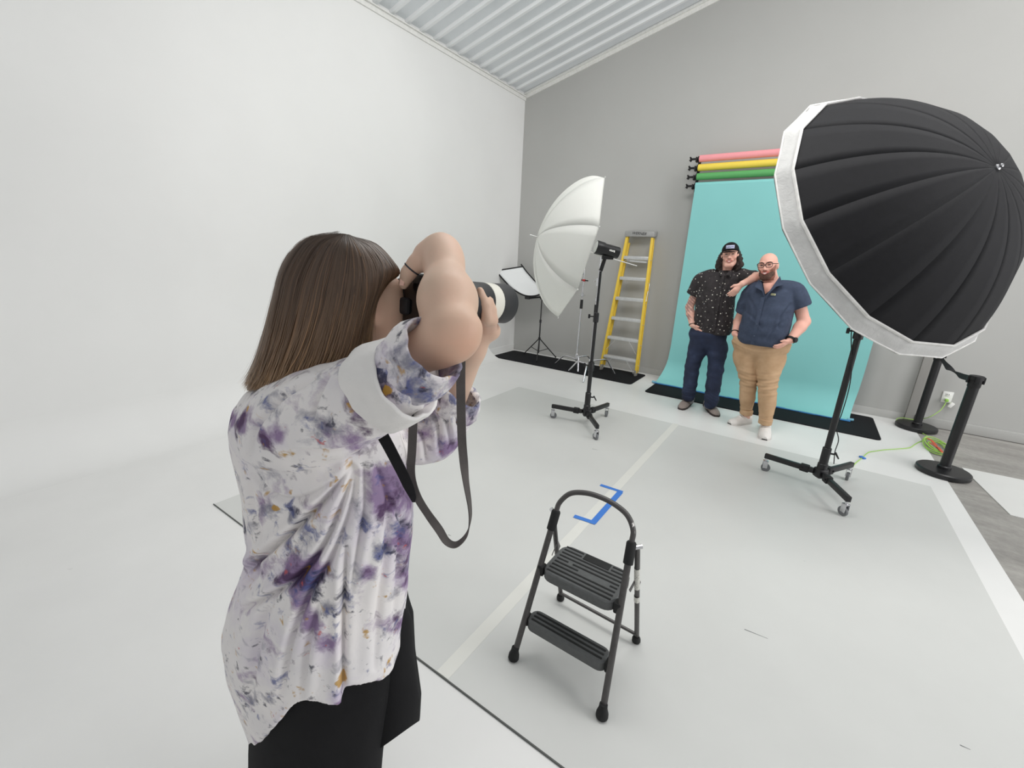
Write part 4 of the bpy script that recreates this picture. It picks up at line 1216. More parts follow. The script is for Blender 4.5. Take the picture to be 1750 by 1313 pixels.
    for k_, up_ in ((.90, .004), (.84, .10), (.45, .16)):
        rg = mid + (last - mid) * np.array([k_, k_, 1.0]); rg[:, 2] = rg[:, 2] * (1 if k_ > .5 else .3) + (0 if k_ > .5 else .7 * mid[2]) + up_
        rings.append(list(rg))
    mb = MB(); mb.loft(rings, True)
    # sleeves
    def sleeve(pts, rs, flat=None):
        mb.tube(spline([np.append(W(*p), r) for p, r in zip(pts, rs)], 6) if False else spline([W(*p) for p in pts], 6), [float(q[0]) for q in spline([[r] for r in rs], 6)], 28, flat=flat)
    sleeve([(452, 742, .83), (500, 728, .785), (560, 706, .725), (625, 678, .685), (690, 641, .645), (712, 628, .633)], [.07, .094, .088, .073, .060, .054])
    sleeve([(520, 700, .93), (610, 715, .95), (690, 738, .955), (735, 745, .95), (760, 722, .945), (778, 692, .94)], [.08, .082, .076, .066, .058, .050])
    V, F = remeshed(mb, .0038, 5)
    REST = V.copy()
    N = vnormals(V, F); vd = V - EYEV; vd /= np.linalg.norm(vd, axis=1)[:, None]
    face = sstep(-(N * vd).sum(1), -.05, .35)
    px = project(V)
    D = ((V - EYEV) @ RC.T)[:, 2] * -1
    near = sstep(.98 - np.abs((V - EYEV) @ FH), 0, .10)
    disp = np.zeros(len(V))
    folds = [  # polyline, depth, width px, ridge side
        ([(604, 792), (560, 850), (500, 908), (440, 958), (398, 1000)], .016, 15, 1),
        ([(606, 796), (588, 850), (556, 928), (512, 985), (455, 1022), (412, 1042)], .016, 15, 1),
        ([(610, 800), (598, 872), (562, 962), (528, 1016), (496, 1100), (480, 1190)], .013, 16, 1),
        ([(622, 790), (624, 868), (612, 940), (600, 1010)], .009, 13, -1),
        ([(592, 930), (588, 1010), (587, 1100), (586, 1206)], .014, 14, 1),
        ([(430, 806), (462, 842), (505, 853), (545, 838), (596, 798)], .006, 10, 1),
        ([(424, 812), (434, 880), (452, 935)], .006, 10, 1),
        ([(545, 642), (486, 678), (440, 728), (424, 790)], .007, 12, 1),
        ([(562, 640), (540, 690), (532, 720)], .008, 12, -1),
        ([(628, 640), (640, 700), (690, 738)], .006, 12, 1),
        ([(500, 770), (560, 772), (620, 760), (690, 728)], .007, 12, -1),
        ([(660, 830), (662, 930), (648, 1040), (640, 1150)], .008, 18, 1),
        ([(690, 870), (682, 960), (672, 1060)], .006, 13, -1),
        ([(470, 1010), (440, 1090), (425, 1200)], .009, 22, 1),
        ([(545, 1030), (525, 1110), (515, 1195)], .008, 16, -1),
        ([(420, 930), (440, 975), (410, 1010)], .008, 13, 1),
        ([(640, 790), (668, 860), (690, 900)], .006, 12, 1),
        ([(725, 690), (745, 720), (752, 780)], .007, 9, 1), ([(742, 680), (762, 715), (772, 770)], .007, 9, -1), ([(705, 720), (722, 750), (728, 790)], .007, 9, 1),
    ]
    for pl, A, w, sg in folds:
        A *= 1.2
        sp = spline(pl, 5)
        d, pos, side = poly_dist(px, sp); s_ = side * sg * d / w
        tap = np.sin(np.clip(pos, 0, 1) * PI) ** .4
        disp += A * tap * (.62 * np.exp(-((s_ - .85) / .65) ** 2) - 1.35 * np.exp(-(s_ / .30) ** 2) + .15 * np.exp(-((s_ + 1.0) / .6) ** 2))
    soft = .0015 * np.sin(V[:, 2] * 38 + 6 * np.sin(V[:, 0] * 14)) * np.sin(V[:, 0] * 45 + V[:, 1] * 37)
    V = V + N * (disp * face * near + soft)[:, None]
    V0 = V.copy() if False else REST
    V = relax(V, F, 1, .35)
    td = tie_dye()
    dp = project(REST); dcol = np.zeros((len(V), 3))
    for ch, spots in enumerate((
        ((645, 690, 42, .9), (600, 690, 24, .5), (470, 745, 28, .9), (400, 720, 24, .7), (560, 730, 25, .6), (620, 742, 28, .5), (680, 830, 34, .8), (660, 870, 30, .7), (690, 930, 30, .9), (690, 990, 30, .7), (530, 980, 38, .9), (500, 990, 34, .7), (438, 972, 25, .8), (525, 1070, 26, .8), (562, 1100, 18, .8), (625, 975, 14, .9), (578, 1197, 18, .9), (680, 1060, 20, .6), (770, 760, 30, .8), (740, 700, 20, .5), (590, 757, 28, .5), (650, 800, 25, .5)),
        ((560, 720, 25, .7), (610, 640, 30, .6), (470, 880, 17, .6), (505, 880, 15, .8), (420, 900, 20, .6), (500, 935, 28, .6), (590, 1020, 20, .7), (430, 1200, 18, .7), (480, 1160, 17, .6), (460, 1190, 14, .6), (540, 1000, 28, .7), (690, 900, 24, .6), (700, 960, 20, .6), (620, 900, 18, .5), (655, 940, 18, .7), (592, 925, 14, .6), (440, 1125, 15, .4), (690, 1130, 15, .6), (470, 700, 22, .6), (640, 622, 30, .6), (480, 1000, 28, .6), (660, 1080, 20, .5), (560, 1040, 16, .6), (735, 720, 18, .6), (515, 800, 14, .5)),
        ((497, 843, 8, 1.2), (470, 868, 8, 1.2), (585, 1165, 10, 1.3), (625, 1085, 10, 1.0), (458, 846, 8, .9), (555, 765, 8, .8), (660, 668, 9, .9), (378, 1130, 8, .9)))):
        for x, y, r_, k_ in spots: dcol[:, ch] += k_ * np.exp(-((dp[:, 0] - x) ** 2 + (dp[:, 1] - y) ** 2) / r_ ** 2)
    dcol = np.minimum(dcol, 1.2)
    sh = mesh_obj('shirt', V, F, td, P, rest=V0, cols=dcol)
    # collar edge, cuffs
    M_cuff = fabric('white_cuff_cotton', (236, 234, 231), 0, .85, .35, .03, 700, 26)
    a0, a1 = W(657, 661, .665), W(752, 627, .612)
    ax = unit(a1 - a0); u = unit(np.cross(ax, V3(0, 0, 1))); w = np.cross(ax, u)
    def band(prof, m, name, parent, seed, wob=.003, sq=.93):
        rr = random.Random(seed); ph = [rr.uniform(0, 6.28) for _ in range(4)]
        rings = []
        for z, r in prof:
            rg = []
            for j in range(56):
                a = 2 * PI * j / 56
                k = r + wob * (math.sin(3 * a + ph[0] + z * 30) + .6 * math.sin(7 * a + ph[1] - z * 60) + .3 * math.sin(13 * a + ph[2]))
                rg.append(a0 + ax * (z + .008 * math.sin(a * 2 + ph[3])) + k * (math.cos(a) * u * sq + math.sin(a) * w))
            rings.append(rg)
        b = MB(); b.loft(rings, False); return mesh_obj(name, b.v, b.f, m, parent, rest=np.array(b.v) * 1.0 + V3(.11, .07, .05), cols=np.tile((.30, .42, .1), (len(b.v), 1)))
    band([(.034, .056), (.012, .062), (-.003, .0685), (-.006, .0720), (-.003, .0735), (.016, .0725), (.040, .0705), (.060, .0690), (.0655, .0670), (.063, .0630), (.03, .060)], M_cuff, 'rolled_cuff', sh, 5, .0028, 1.0)
    a0, a1 = W(676, 652, .655), W(760, 588, .614)
    ax = unit(a1 - a0); u = unit(np.cross(ax, V3(0, 0, 1))); w = np.cross(ax, u)
    band([(.020, .050), (.030, .0575), (.050, .0605), (.062, .0605), (.078, .0595), (.092, .0560), (.100, .0535), (.1025, .0510), (.097, .048), (.06, .046)], td, 'inner_cuff', sh, 9, .0030, 1.0)
    # left rolled cuff
    b0, b1 = W(772, 702, .94), W(797, 645, .935)
    a0 = b0; ax = unit(b1 - b0); u = unit(np.cross(ax, V3(0, 0, 1))); w = np.cross(ax, u)
    band([(0.0, .045), (-.004, .052), (.006, .056), (.03, .055), (.048, .052), (.052, .048), (.04, .042)], td, 'rolled_cuff', sh, 11, .003, 1.0)
    # ------------------------------------------------ skirt
    M_sk = fabric('black_skirt_cloth', (20, 20, 22), 0, .9, .2, .1)
    def cloth_loft(tab, hrow, bdep, ys, cut=None, wav=.004, nf=7, ph=0):
        rings = []
        for y in ys:
            L, R_ = rows_interp(tab, y); h = hrow; A, B = W(L, y, h), W(R_, y, h); rg = []
            g = (y - ys[0]) / (ys[-1] - ys[0])
            for j in range(72):
                th = 2 * PI * j / 72; k = 1 + (wav * 8) * g * math.sin(nf * th + ph)
                sn_ = math.sin(th); p = W(L + (.5 + .5 * math.cos(th)) * (R_ - L), y, h + bdep * sn_ * k) if sn_ < 0 else (A + B) / 2 + (B - A) / 2 * math.cos(th) + FH * bdep * sn_ * k
                if cut is not None: p = p + V3(0, 0, cut(math.cos(th)) * g)
                rg.append(p)
            rings.append(rg)
        return rings
    mb = MB(); mb.loft(cloth_loft([(1085, 462, 664), (1100, 460, 668), (1160, 445, 672), (1200, 430, 668), (1283, 424, 654), (1330, 424, 650), (1450, 424, 648)], .845, .115, np.linspace(1085, 1450, 26)), True)
    sk = mb.build('skirt', M_sk, P)
    mb = MB(); mb.loft(cloth_loft([(1000, 600, 690), (1040, 600, 697), (1060, 598, 705), (1120, 596, 708), (1195, 590, 719), (1232, 590, 717)], .90, .09, np.linspace(1000, 1232, 20), lambda c: -.15 * (1 - c) / 2 * 1.2, .003, 5, 1), True)
    mb.build('skirt_fold', M_sk, P)
    return P, Hc
PHOTOG, HEADC = photographer()

def hair_photographer():
    # guide curves: parting on the crown down to the tips; rows of (px, py, h)
    G = [
        [(604, 409, .80), (640, 420, .795), (668, 446, .79), (680, 468, .785), (660, 486, .778), (643, 508, .765), (634, 540, .752), (631, 575, .745), (627, 600, .745)],
        [(601, 408, .79), (630, 424, .775), (652, 452, .76), (655, 476, .752), (643, 505, .744), (631, 542, .738), (625, 578, .735), (618, 604, .735), (610, 620, .738)],
        [(597, 406, .785), (612, 428, .755), (622, 462, .738), (622, 505, .730), (612, 550, .727), (602, 590, .73), (592, 615, .735), (582, 632, .74), (572, 640, .745)],
        [(592, 405, .785), (592, 428, .752), (588, 470, .735), (580, 520, .728), (570, 565, .728), (560, 600, .735), (552, 622, .742), (545, 638, .748), (538, 648, .752)],
        [(586, 404, .79), (566, 426, .765), (550, 470, .748), (538, 525, .742), (526, 570, .744), (515, 605, .75), (506, 628, .755), (500, 646, .758), (494, 656, .76)],
        [(580, 404, .80), (540, 420, .79), (512, 465, .776), (496, 525, .768), (484, 575, .768), (472, 612, .77), (464, 636, .772), (458, 652, .775), (452, 662, .776)],
        [(576, 404, .815), (524, 414, .815), (490, 458, .805), (472, 520, .80), (458, 575, .80), (446, 615, .80), (438, 640, .80), (431, 656, .80), (424, 668, .80)],
        [(576, 405, .83), (524, 413, .84), (487, 450, .84), (468, 510, .845), (453, 570, .845), (440, 612, .845), (431, 636, .84), (425, 652, .84), (419, 664, .84)],
        [(578, 405, .845), (530, 414, .87), (496, 452, .88), (476, 512, .885), (460, 570, .885), (448, 610, .885), (440, 632, .88), (434, 646, .88), (430, 656, .88)],
        [(584, 406, .855), (560, 418, .895), (540, 460, .91), (528, 515, .915), (520, 565, .915), (512, 602, .91), (506, 622, .91), (500, 638, .90), (496, 648, .90)],
        [(594, 407, .86), (600, 422, .90), (600, 460, .915), (598, 510, .915), (594, 560, .91), (590, 590, .905), (586, 606, .90), (582, 620, .90), (580, 630, .90)],
        [(604, 409, .85), (636, 424, .885), (652, 450, .89), (650, 475, .89), (644, 500, .89), (636, 530, .885), (630, 560, .88), (626, 580, .88), (620, 600, .88)],
    ]
    G = [spline(Ws([(a_, b_, c_ - .016 if c_ < .83 else c_ + .006) for a_, b_, c_ in g]), 4) for g in G]
    nv = len(G[0]); ng = len(G)
    A = np.array(G)                                        # ng x nv x 3
    cen = HEADC + V3(0, -.03, -.03)
    def surf(u, off=0.0):
        """interpolated guide at u in [0, ng) (periodic)"""
        u = min(max(u, 0.0), ng - 1.001); i = int(math.floor(u)); t = u - i
        p0, p1, p2, p3 = A[max(i - 1, 0)], A[i], A[i + 1], A[min(i + 2, ng - 1)]
        c = .5 * ((2 * p1) + (-p0 + p2) * t + (2 * p0 - 5 * p1 + 4 * p2 - p3) * t * t + (-p0 + 3 * p1 - 3 * p2 + p3) * t ** 3)
        axis_z = c.copy(); ctr = np.stack([np.full(len(c), cen[0]), np.full(len(c), cen[1]), np.minimum(c[:, 2], cen[2] + .02)], 1)
        d = c - ctr; d /= np.linalg.norm(d, axis=1)[:, None] + 1e-9
        return c + d * off
    t = NT('brown_hair')
    at = t.n('ShaderNodeAttribute', _attribute_name='Col')
    sep = t.n('ShaderNodeSeparateColor'); t.l(at.outputs['Color'], sep.inputs[0])
    base = t.ramp(sep.outputs[0], [(0.0, lin((66, 51, 40))), (.3, lin((90, 69, 52))), (.6, lin((122, 95, 69))), (1.0, lin((166, 133, 97)))])
    streak = t.ramp(sep.outputs[1], [(0.0, (.62, .60, .58)), (.6, (1.0, 1.0, 1.0)), (.85, (1.25, 1.22, 1.18)), (1.0, (1.75, 1.65, 1.5))])
    t.colour(t.mix(1.0, base, streak, 'MULTIPLY'))
    t.b.inputs['Roughness'].default_value = .42; t.b.inputs['Specular IOR Level'].default_value = .5
    hr = thing('x', (0, 0, 0), None, None) if False else None
    # under-shell
    NU = 96; v = []; f = []; c_ = []
    for k in range(NU):
        s_ = surf(k * (ng - 1.001) / (NU - 1), -.004); v += list(s_); c_ += [(q / (nv - 1) * .9, .15, 0) for q in range(nv)]
    for k in range(NU - 1):
        k2 = k + 1
        for q in range(nv - 1): f.append([k * nv + q, k2 * nv + q, k2 * nv + q + 1, k * nv + q + 1])
    shell = mesh_obj('hair', np.array(v), f, t.m, PHOTOG, cols=np.array(c_))
    # strands
    rnd = random.Random(11); V_, F_, C_ = [], [], []
    def strand(u, off, wid, rv, fray=0.0, cut=1.0):
        s_ = surf(u, off)[: max(4, int(nv * cut))]
        du = surf(u + .02, off)[: len(s_)] - s_
        n_ = len(s_); b = len(V_); jit = np.array([rnd.gauss(0, 1) for _ in range(3)])
        phs = rnd.uniform(0, 6.28)
        for q in range(n_):
            g = q / (n_ - 1)
            sd = unit(du[q]); w_ = wid * (1 - .75 * g ** 3) * (0.5 + .5 * min(1, g * 6))
            p = s_[q] + sd * .0022 * math.sin(g * 7 + phs) + jit * fray * g ** 3
            nm = unit(p - cen)
            V_.extend([p - sd * w_, p + nm * w_ * .7, p + sd * w_])
            C_.extend([(min(1, g * .9 + rnd.uniform(-.03, .03)), rv, 0)] * 3)
            if q:
                a0 = b + 3 * (q - 1); a1 = b + 3 * q
                F_.extend([[a0, a0 + 1, a1 + 1, a1], [a0 + 1, a0 + 2, a1 + 2, a1 + 1]])
    for k in range(2600):
        strand(rnd.uniform(0, ng - 1.03) if rnd.random() < .25 else rnd.uniform(0, 8.2), rnd.uniform(-.002, .0045), rnd.uniform(.0007, .0019), min(1, max(0, rnd.gauss(.5, .26))), .004, rnd.uniform(.9, 1.0))
    for k in range(70):
        strand(rnd.uniform(4.5, 8.5), rnd.uniform(.002, .010), .0004, rnd.uniform(.4, .9), .012)
    o = mesh_obj('hair_strands', np.array(V_), F_, t.m, shell, cols=np.array(C_)); tag(o, kind='stuff')
hair_photographer()

# ================================================================== camera with white lens and strap
def photo_camera():
    Lf, d = LENS_F, LENS_D
    root = thing('camera', LENS_B, 'black camera with a white telephoto lens held upright in the raised hands', 'camera')
    M_lw = mat('white_lens_enamel', (232, 230, 218), .4, 0, .02)
    M_lb = mat('lens_rubber', (34, 35, 38), .55, 0, .1)
    M_cb = mat('camera_black', (16, 16, 17), .5, 0, .15, 80, .15, 900)
    mb = MB(); mb.lathe([(.034, -.175), (.037, -.17), (.037, -.125), (.038, -.12)], Lf, d, 36); mb.build('lens_mount_ring', M_lb, root)
    mb = MB(); mb.lathe([(.036, -.125), (.0375, -.12), (.0390, -.066), (.038, -.064)], Lf, d, 36); mb.build('focus_ring', M_lb, root)
    mb = MB(); mb.lathe([(.038, -.065), (.0390, -.064), (.0395, -.037), (.039, -.035)], Lf, d, 36); mb.build('lens_barrel', M_lw, root)
    mb = MB(); mb.lathe([(.0390, -.037), (.0400, -.036), (.0415, .004), (.0400, .007), (.0380, .006), (.037, -.008)], Lf, d, 40, cap=False); mb.build('lens_hood', M_lb, root)
    mb = MB(); mb.lathe([(.0372, -.008), (.030, -.005), (.001, -.003)], Lf, d, 36, cap=False); mb.build('front_glass', mat('lens_glass', (24, 26, 34), .08), root)
    # body turned upright: long side vertical
    c = Lf - d * .190; up = unit(V3(0, 0, 1) - d * d[2]); sd = np.cross(d, up)
    A = np.stack([sd, d, up], 1)
    c = c - up * .018 - sd * .012; mb = MB(); mb.box(c, (.080, .050, .118), A, .010); mb.box(c + d * .025 + up * .032, (.080, .045, .040), A, .012); mb.box(c - sd * .055 + up * .018, (.035, .058, .060), A, .010); bod = mb.build('camera_body', M_cb, root)
    mb = MB(); mb.box(c - d * .027 + up * .0, (.070, .006, .085), A, .002); mb.build('rear_screen', mat('screen_glass', (10, 10, 12), .15), bod)
    mb = MB(); mb.box(c - sd * .030 - d * .030, (.026, .014, .030), A, .006); mb.build('eyecup', M_lb, bod)
    for z_, s_ in ((.052, .02), (.040, .028), (.056, .034)):
        mb = MB(); mb.lathe([(.006, 0), (.006, .004), (.004, .005)], c + up * z_ + sd * s_ - d * .025, -d, 12); mb.build('button', M_lb, bod)
    mb = MB(); mb.lathe([(.018, 0), (.018, .010), (.016, .012)], c + sd * .046 + up * .035, sd, 20); mb.build('mode_dial', M_lb, bod)
    # strap
    M_st = fabric('grey_strap_webbing', (92, 88, 86), 0, .8, .3)
    M_sk_ = fabric('black_strap_pad', (16, 16, 18), 0, .8, .2)
    def strap(pts, sides, wd, m, name):
        q = spline(Ws(pts), 7); sd_ = spline([unit(s) for s in sides], 7); b = MB()
        b.ribbon(q, [unit(s) for s in sd_], wd, .0022); return b.build(name, m, root)
    fr = RT
    tw = unit(RT * .55 + FH * .8)
    strap([(788, 600, .82), (787.5, 645, .80), (788, 700, .795), (790, 760, .795), (796, 820, .795), (802.5, 862, .80), (803.5, 890, .80), (797, 915, .80), (780, 931, .80), (764, 926, .80), (750, 905, .80), (732, 880, .80), (716, 855, .80), (706, 830, .80), (702, 805, .80), (704, 770, .80), (706, 720, .80), (706, 680, .80)],
          [fr, fr, fr, fr, tw, unit(RT * .3 + FH), unit(RT * .15 + FH), unit(RT * -.1 + FH), unit(FH + V3(0, 0, .2)), unit(RT * .35 + FH * .8 + V3(0, 0, .2)), unit(RT * .6 + FH * .5 + V3(0, 0, .4)), unit(RT * .8 + V3(0, 0, .3)), unit(RT * .9 + V3(0, 0, .3)), unit(RT), fr, fr, fr, fr], .0175, M_st, 'strap')
    strap([(640, 722, .70), (658, 752, .705), (676, 786, .72), (692, 818, .745), (704, 846, .78), (707, 858, .80)], [fr, fr, fr, fr, fr, fr], [.022] * 24 + list(np.linspace(.022, .006, 12)), M_sk_, 'strap_pad')
    return c, d
print('CAM', photo_camera())
# ================================================================== the two posing men
def M_at(Y):
    return lambda px, py, dy=0.0: on_axis(px, py, 1, Y + dy)

class Head:
    def __init__(s, c, yaw=0.0, roll=0.0, pitch=0.0, k=1.0):
        s.c = np.array(c, float); s.k = k
        m = Matrix.Rotation(yaw, 3, 'Z') @ Matrix.Rotation(pitch, 3, 'X') @ Matrix.Rotation(roll, 3, 'Y')
        m = m @ Matrix(((-1, 0, 0), (0, -1, 0), (0, 0, 1)))         # local +y = forward = world -y
        s.R = np.array(m)
    def w(s, x, y, z): return s.c + s.R @ (V3(x, y, z) * s.k)
    def loc(s, V): return (V - s.c) @ s.R / s.k
    def sculpt(s, f, jaw=1.0, bald=False):
        k = s.k
        f.ell(s.w(0, -.012, .032), V3(.074, .094, .084) * k, s.R, .02)
        f.ell(s.w(0, .018, -.025), V3(.061 * jaw, .070, .082) * k, s.R, .03)
        f.cone(s.w(-.022, .062, -.098), s.w(.022, .062, -.098), .020 * k, k=.03)
        f.cone(s.w(-.048 * jaw, .0, -.075), s.w(-.02, .05, -.10), .020 * k, k=.025); f.cone(s.w(.048 * jaw, .0, -.075), s.w(.02, .05, -.10), .020 * k, k=.025)
        f.cone(s.w(0, .088, .012), s.w(0, .106, -.022), .008 * k, .012 * k, k=.012)
        for q in (-1, 1):
            f.cone(s.w(q * .012, .092, -.027), s.w(q * .013, .09, -.028), .009 * k, k=.008)
            f.ell(s.w(q * .032, .098, .014), V3(.017, .012, .010) * k, s.R, .012, 'cut')
            f.cone(s.w(q * .02, .082, .034), s.w(q * .048, .066, .032), .009 * k, k=.012)
            f.ell(s.w(q * .042, .058, -.022), V3(.024, .022, .020) * k, s.R, .02)
            f.ell(s.w(q * .078, -.008, -.002), V3(.010, .019, .032) * k, s.R, .008)
        f.cone(s.w(-.026, .078, -.052), s.w(.026, .078, -.052), .012 * k, k=.012)
        f.ell(s.w(0, .097, -.055), V3(.024, .010, .005) * k, s.R, .004, 'cut')
    def paint(s, V, cols, beard=None, brow=(.35, .25, .2)):
        L = s.loc(V); x, y, z = L[:, 0], L[:, 1], L[:, 2]
        ax = np.abs(x)
        inh = (np.linalg.norm(L, axis=1) < .2) & (y > .015)
        def put(m, c):
            m = (m * inh)[:, None]; cols[:] = cols * (1 - m) + np.array(c) * m
        ck = np.exp(-(((ax - .042) / .022) ** 2 + ((z + .02) / .02) ** 2)); put(ck * .35, (1.0, .72, .66))
        if beard is not None:
            top = np.interp(ax, [0, .03, .045, .06, .075], [-.036, -.036, -.028, -.005, .02])
            b = sstep(top - z, -.004, .008) * sstep(.0 + y, -.0, .02) * sstep(z, -.135, -.125)
            put(b * .92, beard)
        zc = -.055 + 6.0 * ax ** 2
        lip = np.exp(-((z - zc) / .010) ** 4) * (ax < .032); put(lip * .8, (.80, .48, .45))
        sh = np.exp(-(((ax - .032) / .018) ** 4 + ((z - .017) / .010) ** 4)) * (y > .05); put(sh * .25, (.62, .45, .40))
        br = np.exp(-(((ax - .034) / .019) ** 4 + ((z - .034 - .10 * (ax - .03)) / .005) ** 4)) * (y > .04); put(br * .75, brow)
        ns = np.exp(-(((ax - .009) / .005) ** 2 + ((z + .034) / .003) ** 2)); put(ns * .6, (.45, .25, .22))
def face_parts(P, H, brow_rgb, mouth_open=.0075, lip_rgb=(196, 118, 112), dy=0.0, eye_dy=0.0):
    Me = mat('eye_dark', (44, 32, 28), .25); Mb = mat('brow_%d_%d_%d' % brow_rgb, brow_rgb, .8); Mt = mat('teeth', (240, 236, 228), .3); Ml = mat('lip_skin', lip_rgb, .45); Mw = mat('eye_white', (214, 206, 200), .3)
    for q in (-1, 1):
        mb = MB(); pts = [H.w(q * (.032 + .012 * math.sin(a)), .0865 - .10 * abs(math.sin(a)) * .04 + eye_dy, .0128 + .0012 * math.cos(a * 2)) for a in np.linspace(-1.3, 1.3, 9)]
        mb.tube(pts, [.0016, .0028, .0035, .0038, .0040, .0038, .0035, .0028, .0016], 8); ey = mb.build('eye', Me, P)
        mb = MB(); mb.tube([p + (H.R @ V3(0, -.001, -.0045)) for p in pts[1:-1]], .0022, 6); mb.build('eye_white', Mw, ey)
        mb = MB(); mb.tube([H.w(q * x, y + eye_dy, z) for x, y, z in ((.015, .093, .032), (.026, .091, .0365), (.038, .085, .038), (.051, .074, .033))], [.0035, .0045, .0042, .0022], 6); mb.build('eyebrow', Mb, P)
    xs = np.linspace(-.025, .025, 11)
    up = [H.w(x, .0925 - 9.0 * x * x + dy, -.0515 + 5.0 * x * x) for x in xs]; lo = [H.w(x, .0915 - 9.0 * x * x + dy, -.0515 - mouth_open * 2 * (1 - (x / .025) ** 2) + 5.0 * x * x) for x in xs]
    n = len(xs); back = H.R @ V3(0, -.012, 0)
    mb = MB(); mb.add(up + lo + [p + back for p in up] + [p + back for p in lo], [[i, i + 1, n + i + 1, n + i] for i in range(n - 1)] + [[2 * n + i, 3 * n + i, 3 * n + i + 1, 2 * n + i + 1] for i in range(n - 1)] + [[i, 2 * n + i, 2 * n + i + 1, i + 1] for i in range(n - 1)] + [[n + i, n + i + 1, 3 * n + i + 1, 3 * n + i] for i in range(n - 1)])
    mb.build('teeth', Mt, P)
    mb = MB(); mb.tube(up, [.0012] + [.0030] * 9 + [.0012], 6); mb.tube(lo, [.0012] + [.0038] * 9 + [.0012], 6); mb.build('lips', Ml, P)
    mb = MB()
    for q in (-1, 1): mb.tube([H.w(q * .007, .1035, -.0345), H.w(q * .012, .0985, -.0335)], .0022, 6)
    mb.build('nostrils', mat('nostril', (120, 66, 58), .6), P)
def hand_relaxed(f, wrist, dirv, side, palm_n, L=.19, curl=.5, r=.0095):
    """palm plus four unequal fingers and a thumb; side points to the thumb"""
    d = unit(dirv); sd = unit(np.array(side) - d * np.dot(side, d)); n = np.array(palm_n, float); n = unit(n - d * np.dot(n, d) - sd * np.dot(n, sd))
    w = np.array(wrist, float); pk = w + d * L * .50
    f.cone(w, pk - d * .02, .026, .036, k=.015, flat=(n, .5))
    for i, (o, ln) in enumerate(((.030, .40), (.010, .45), (-.010, .42), (-.029, .33))):
        a = pk + sd * o - d * .012; b = a + d * L * ln * .45 + n * .012 * curl; c = b + unit(d + n * curl) * L * ln * .33; e = c + unit(d + n * curl * 2.2) * L * ln * .25
        f.chain([a, b, c, e], [r * 1.1, r, r * .93, r * .75], k=.005)
    t0 = w + d * L * .16 + sd * .022; t1 = t0 + unit(d * .7 + sd * .7 + n * .2) * L * .22; t2 = t1 + unit(d + sd * .25 + n * .3) * L * .17
    f.chain([t0, t1, t2], [r * 1.5, r * 1.15, r * .85], k=.008)

def rings_from_rows(at, rows, seg=48, power=2.3):
    """rows: (L px, R px, y px, depth half, dy)"""
    out = []
    for L, R_, y, b, dy in rows:
        c = at((L + R_) / 2, y, dy); a = np.linalg.norm(at(R_, y, dy) - at(L, y, dy)) / 2
        rg = []
        for j in range(seg):
            th = 2 * PI * j / seg; cx, sx = math.cos(th), math.sin(th)
            rg.append(c + V3(a * math.copysign(abs(cx) ** (2 / power), cx), b * math.copysign(abs(sx) ** (2 / power), sx), 0))
        out.append(rg)
    return out
def garment(mb, voxel, it, wr, seed, folds=(), at=None):
    V, F = remeshed(mb, voxel, it)
    N = vnormals(V, F); rs = np.random.RandomState(seed); d = np.zeros(len(V))
    for _ in range(7):
        k = rs.normal(size=3) * V3(22, 10, 30); d += np.sin(V @ k + rs.uniform(0, 6.28)) * wr / 3
    px = project(V); fc = (N[:, 1] < .2)
    for pl, A, w in folds:
        dist, pos, side = poly_dist(px, spline(pl, 4)); s_ = side * dist / w
        d += fc * A * np.sin(np.clip(pos, .02, .98) * PI) ** .4 * (.8 * np.exp(-((s_ - 1) / .8) ** 2) - 1.2 * np.exp(-(s_ / .5) ** 2))
    return V + N * d[:, None], F
def wrinkle(V, seed, amp, fr):
    rs = np.random.RandomState(seed); d = np.zeros(len(V))
    W_ = V + .03 * np.sin(V[:, [1, 2, 0]] * 9 + seed)
    for _ in range(6):
        d += np.sin(W_ @ (rs.normal(size=3) * np.array(fr)) + rs.uniform(0, 6.28))
    return amp * d / 2.4
def shoe(parent, heel, toe, w, hgt, m, msole, mlace, z0=.0005, msock=None, ankle=None):
    heel = np.array(heel, float); toe = np.array(toe, float); heel[2] = toe[2] = z0
    d = unit(toe - heel); L = np.linalg.norm(toe - heel); sd = unit(np.cross(d, V3(0, 0, 1)))
    def section(t, wk, h, zb):
        c = heel + d * L * t
        return [c + sd * (w / 2 * wk) * math.cos(a) + V3(0, 0, zb + h * max(0, math.sin(a)) ** .8 - (.0 if math.sin(a) >= 0 else 0)) for a in np.linspace(0, PI, 9)] + [c - sd * (w / 2 * wk) * .9 + V3(0, 0, zb), c + sd * (w / 2 * wk) * .9 + V3(0, 0, zb)]
    prof = [(0.0, .45, hgt * .75), (.05, .72, hgt * .95), (.18, .84, hgt), (.32, .88, hgt * .98), (.48, .92, hgt * .75), (.65, 1.0, hgt * .58), (.82, .96, hgt * .46), (.94, .72, hgt * .36), (1.0, .35, hgt * .22)]
    mb = MB(); mb.loft([section(t, k, h, .018) for t, k, h in prof], True); up = mb.build('shoe', m, parent)
    poly = [(heel + d * L * t + sd * s_ * w / 2 * (k + .06))[:2] for s_, seq in ((1, prof), (-1, prof[::-1])) for t, k, h in seq]
    mb = MB(); mb.prism([tuple(q) for q in poly], z0, z0 + .022); mb.build('sole', msole, up, smooth=False)
    mb = MB()
    for t in (.40, .48, .56):
        c = heel + d * L * t; h = np.interp(t, [p[0] for p in prof], [p[2] for p in prof])
        mb.tube([c + sd * .028 + V3(0, 0, .016 + h * .93), c + V3(0, 0, .022 + h * 1.0), c - sd * .028 + V3(0, 0, .016 + h * .93)], .005, 6)
    mb.build('laces', mlace, up)
    return up

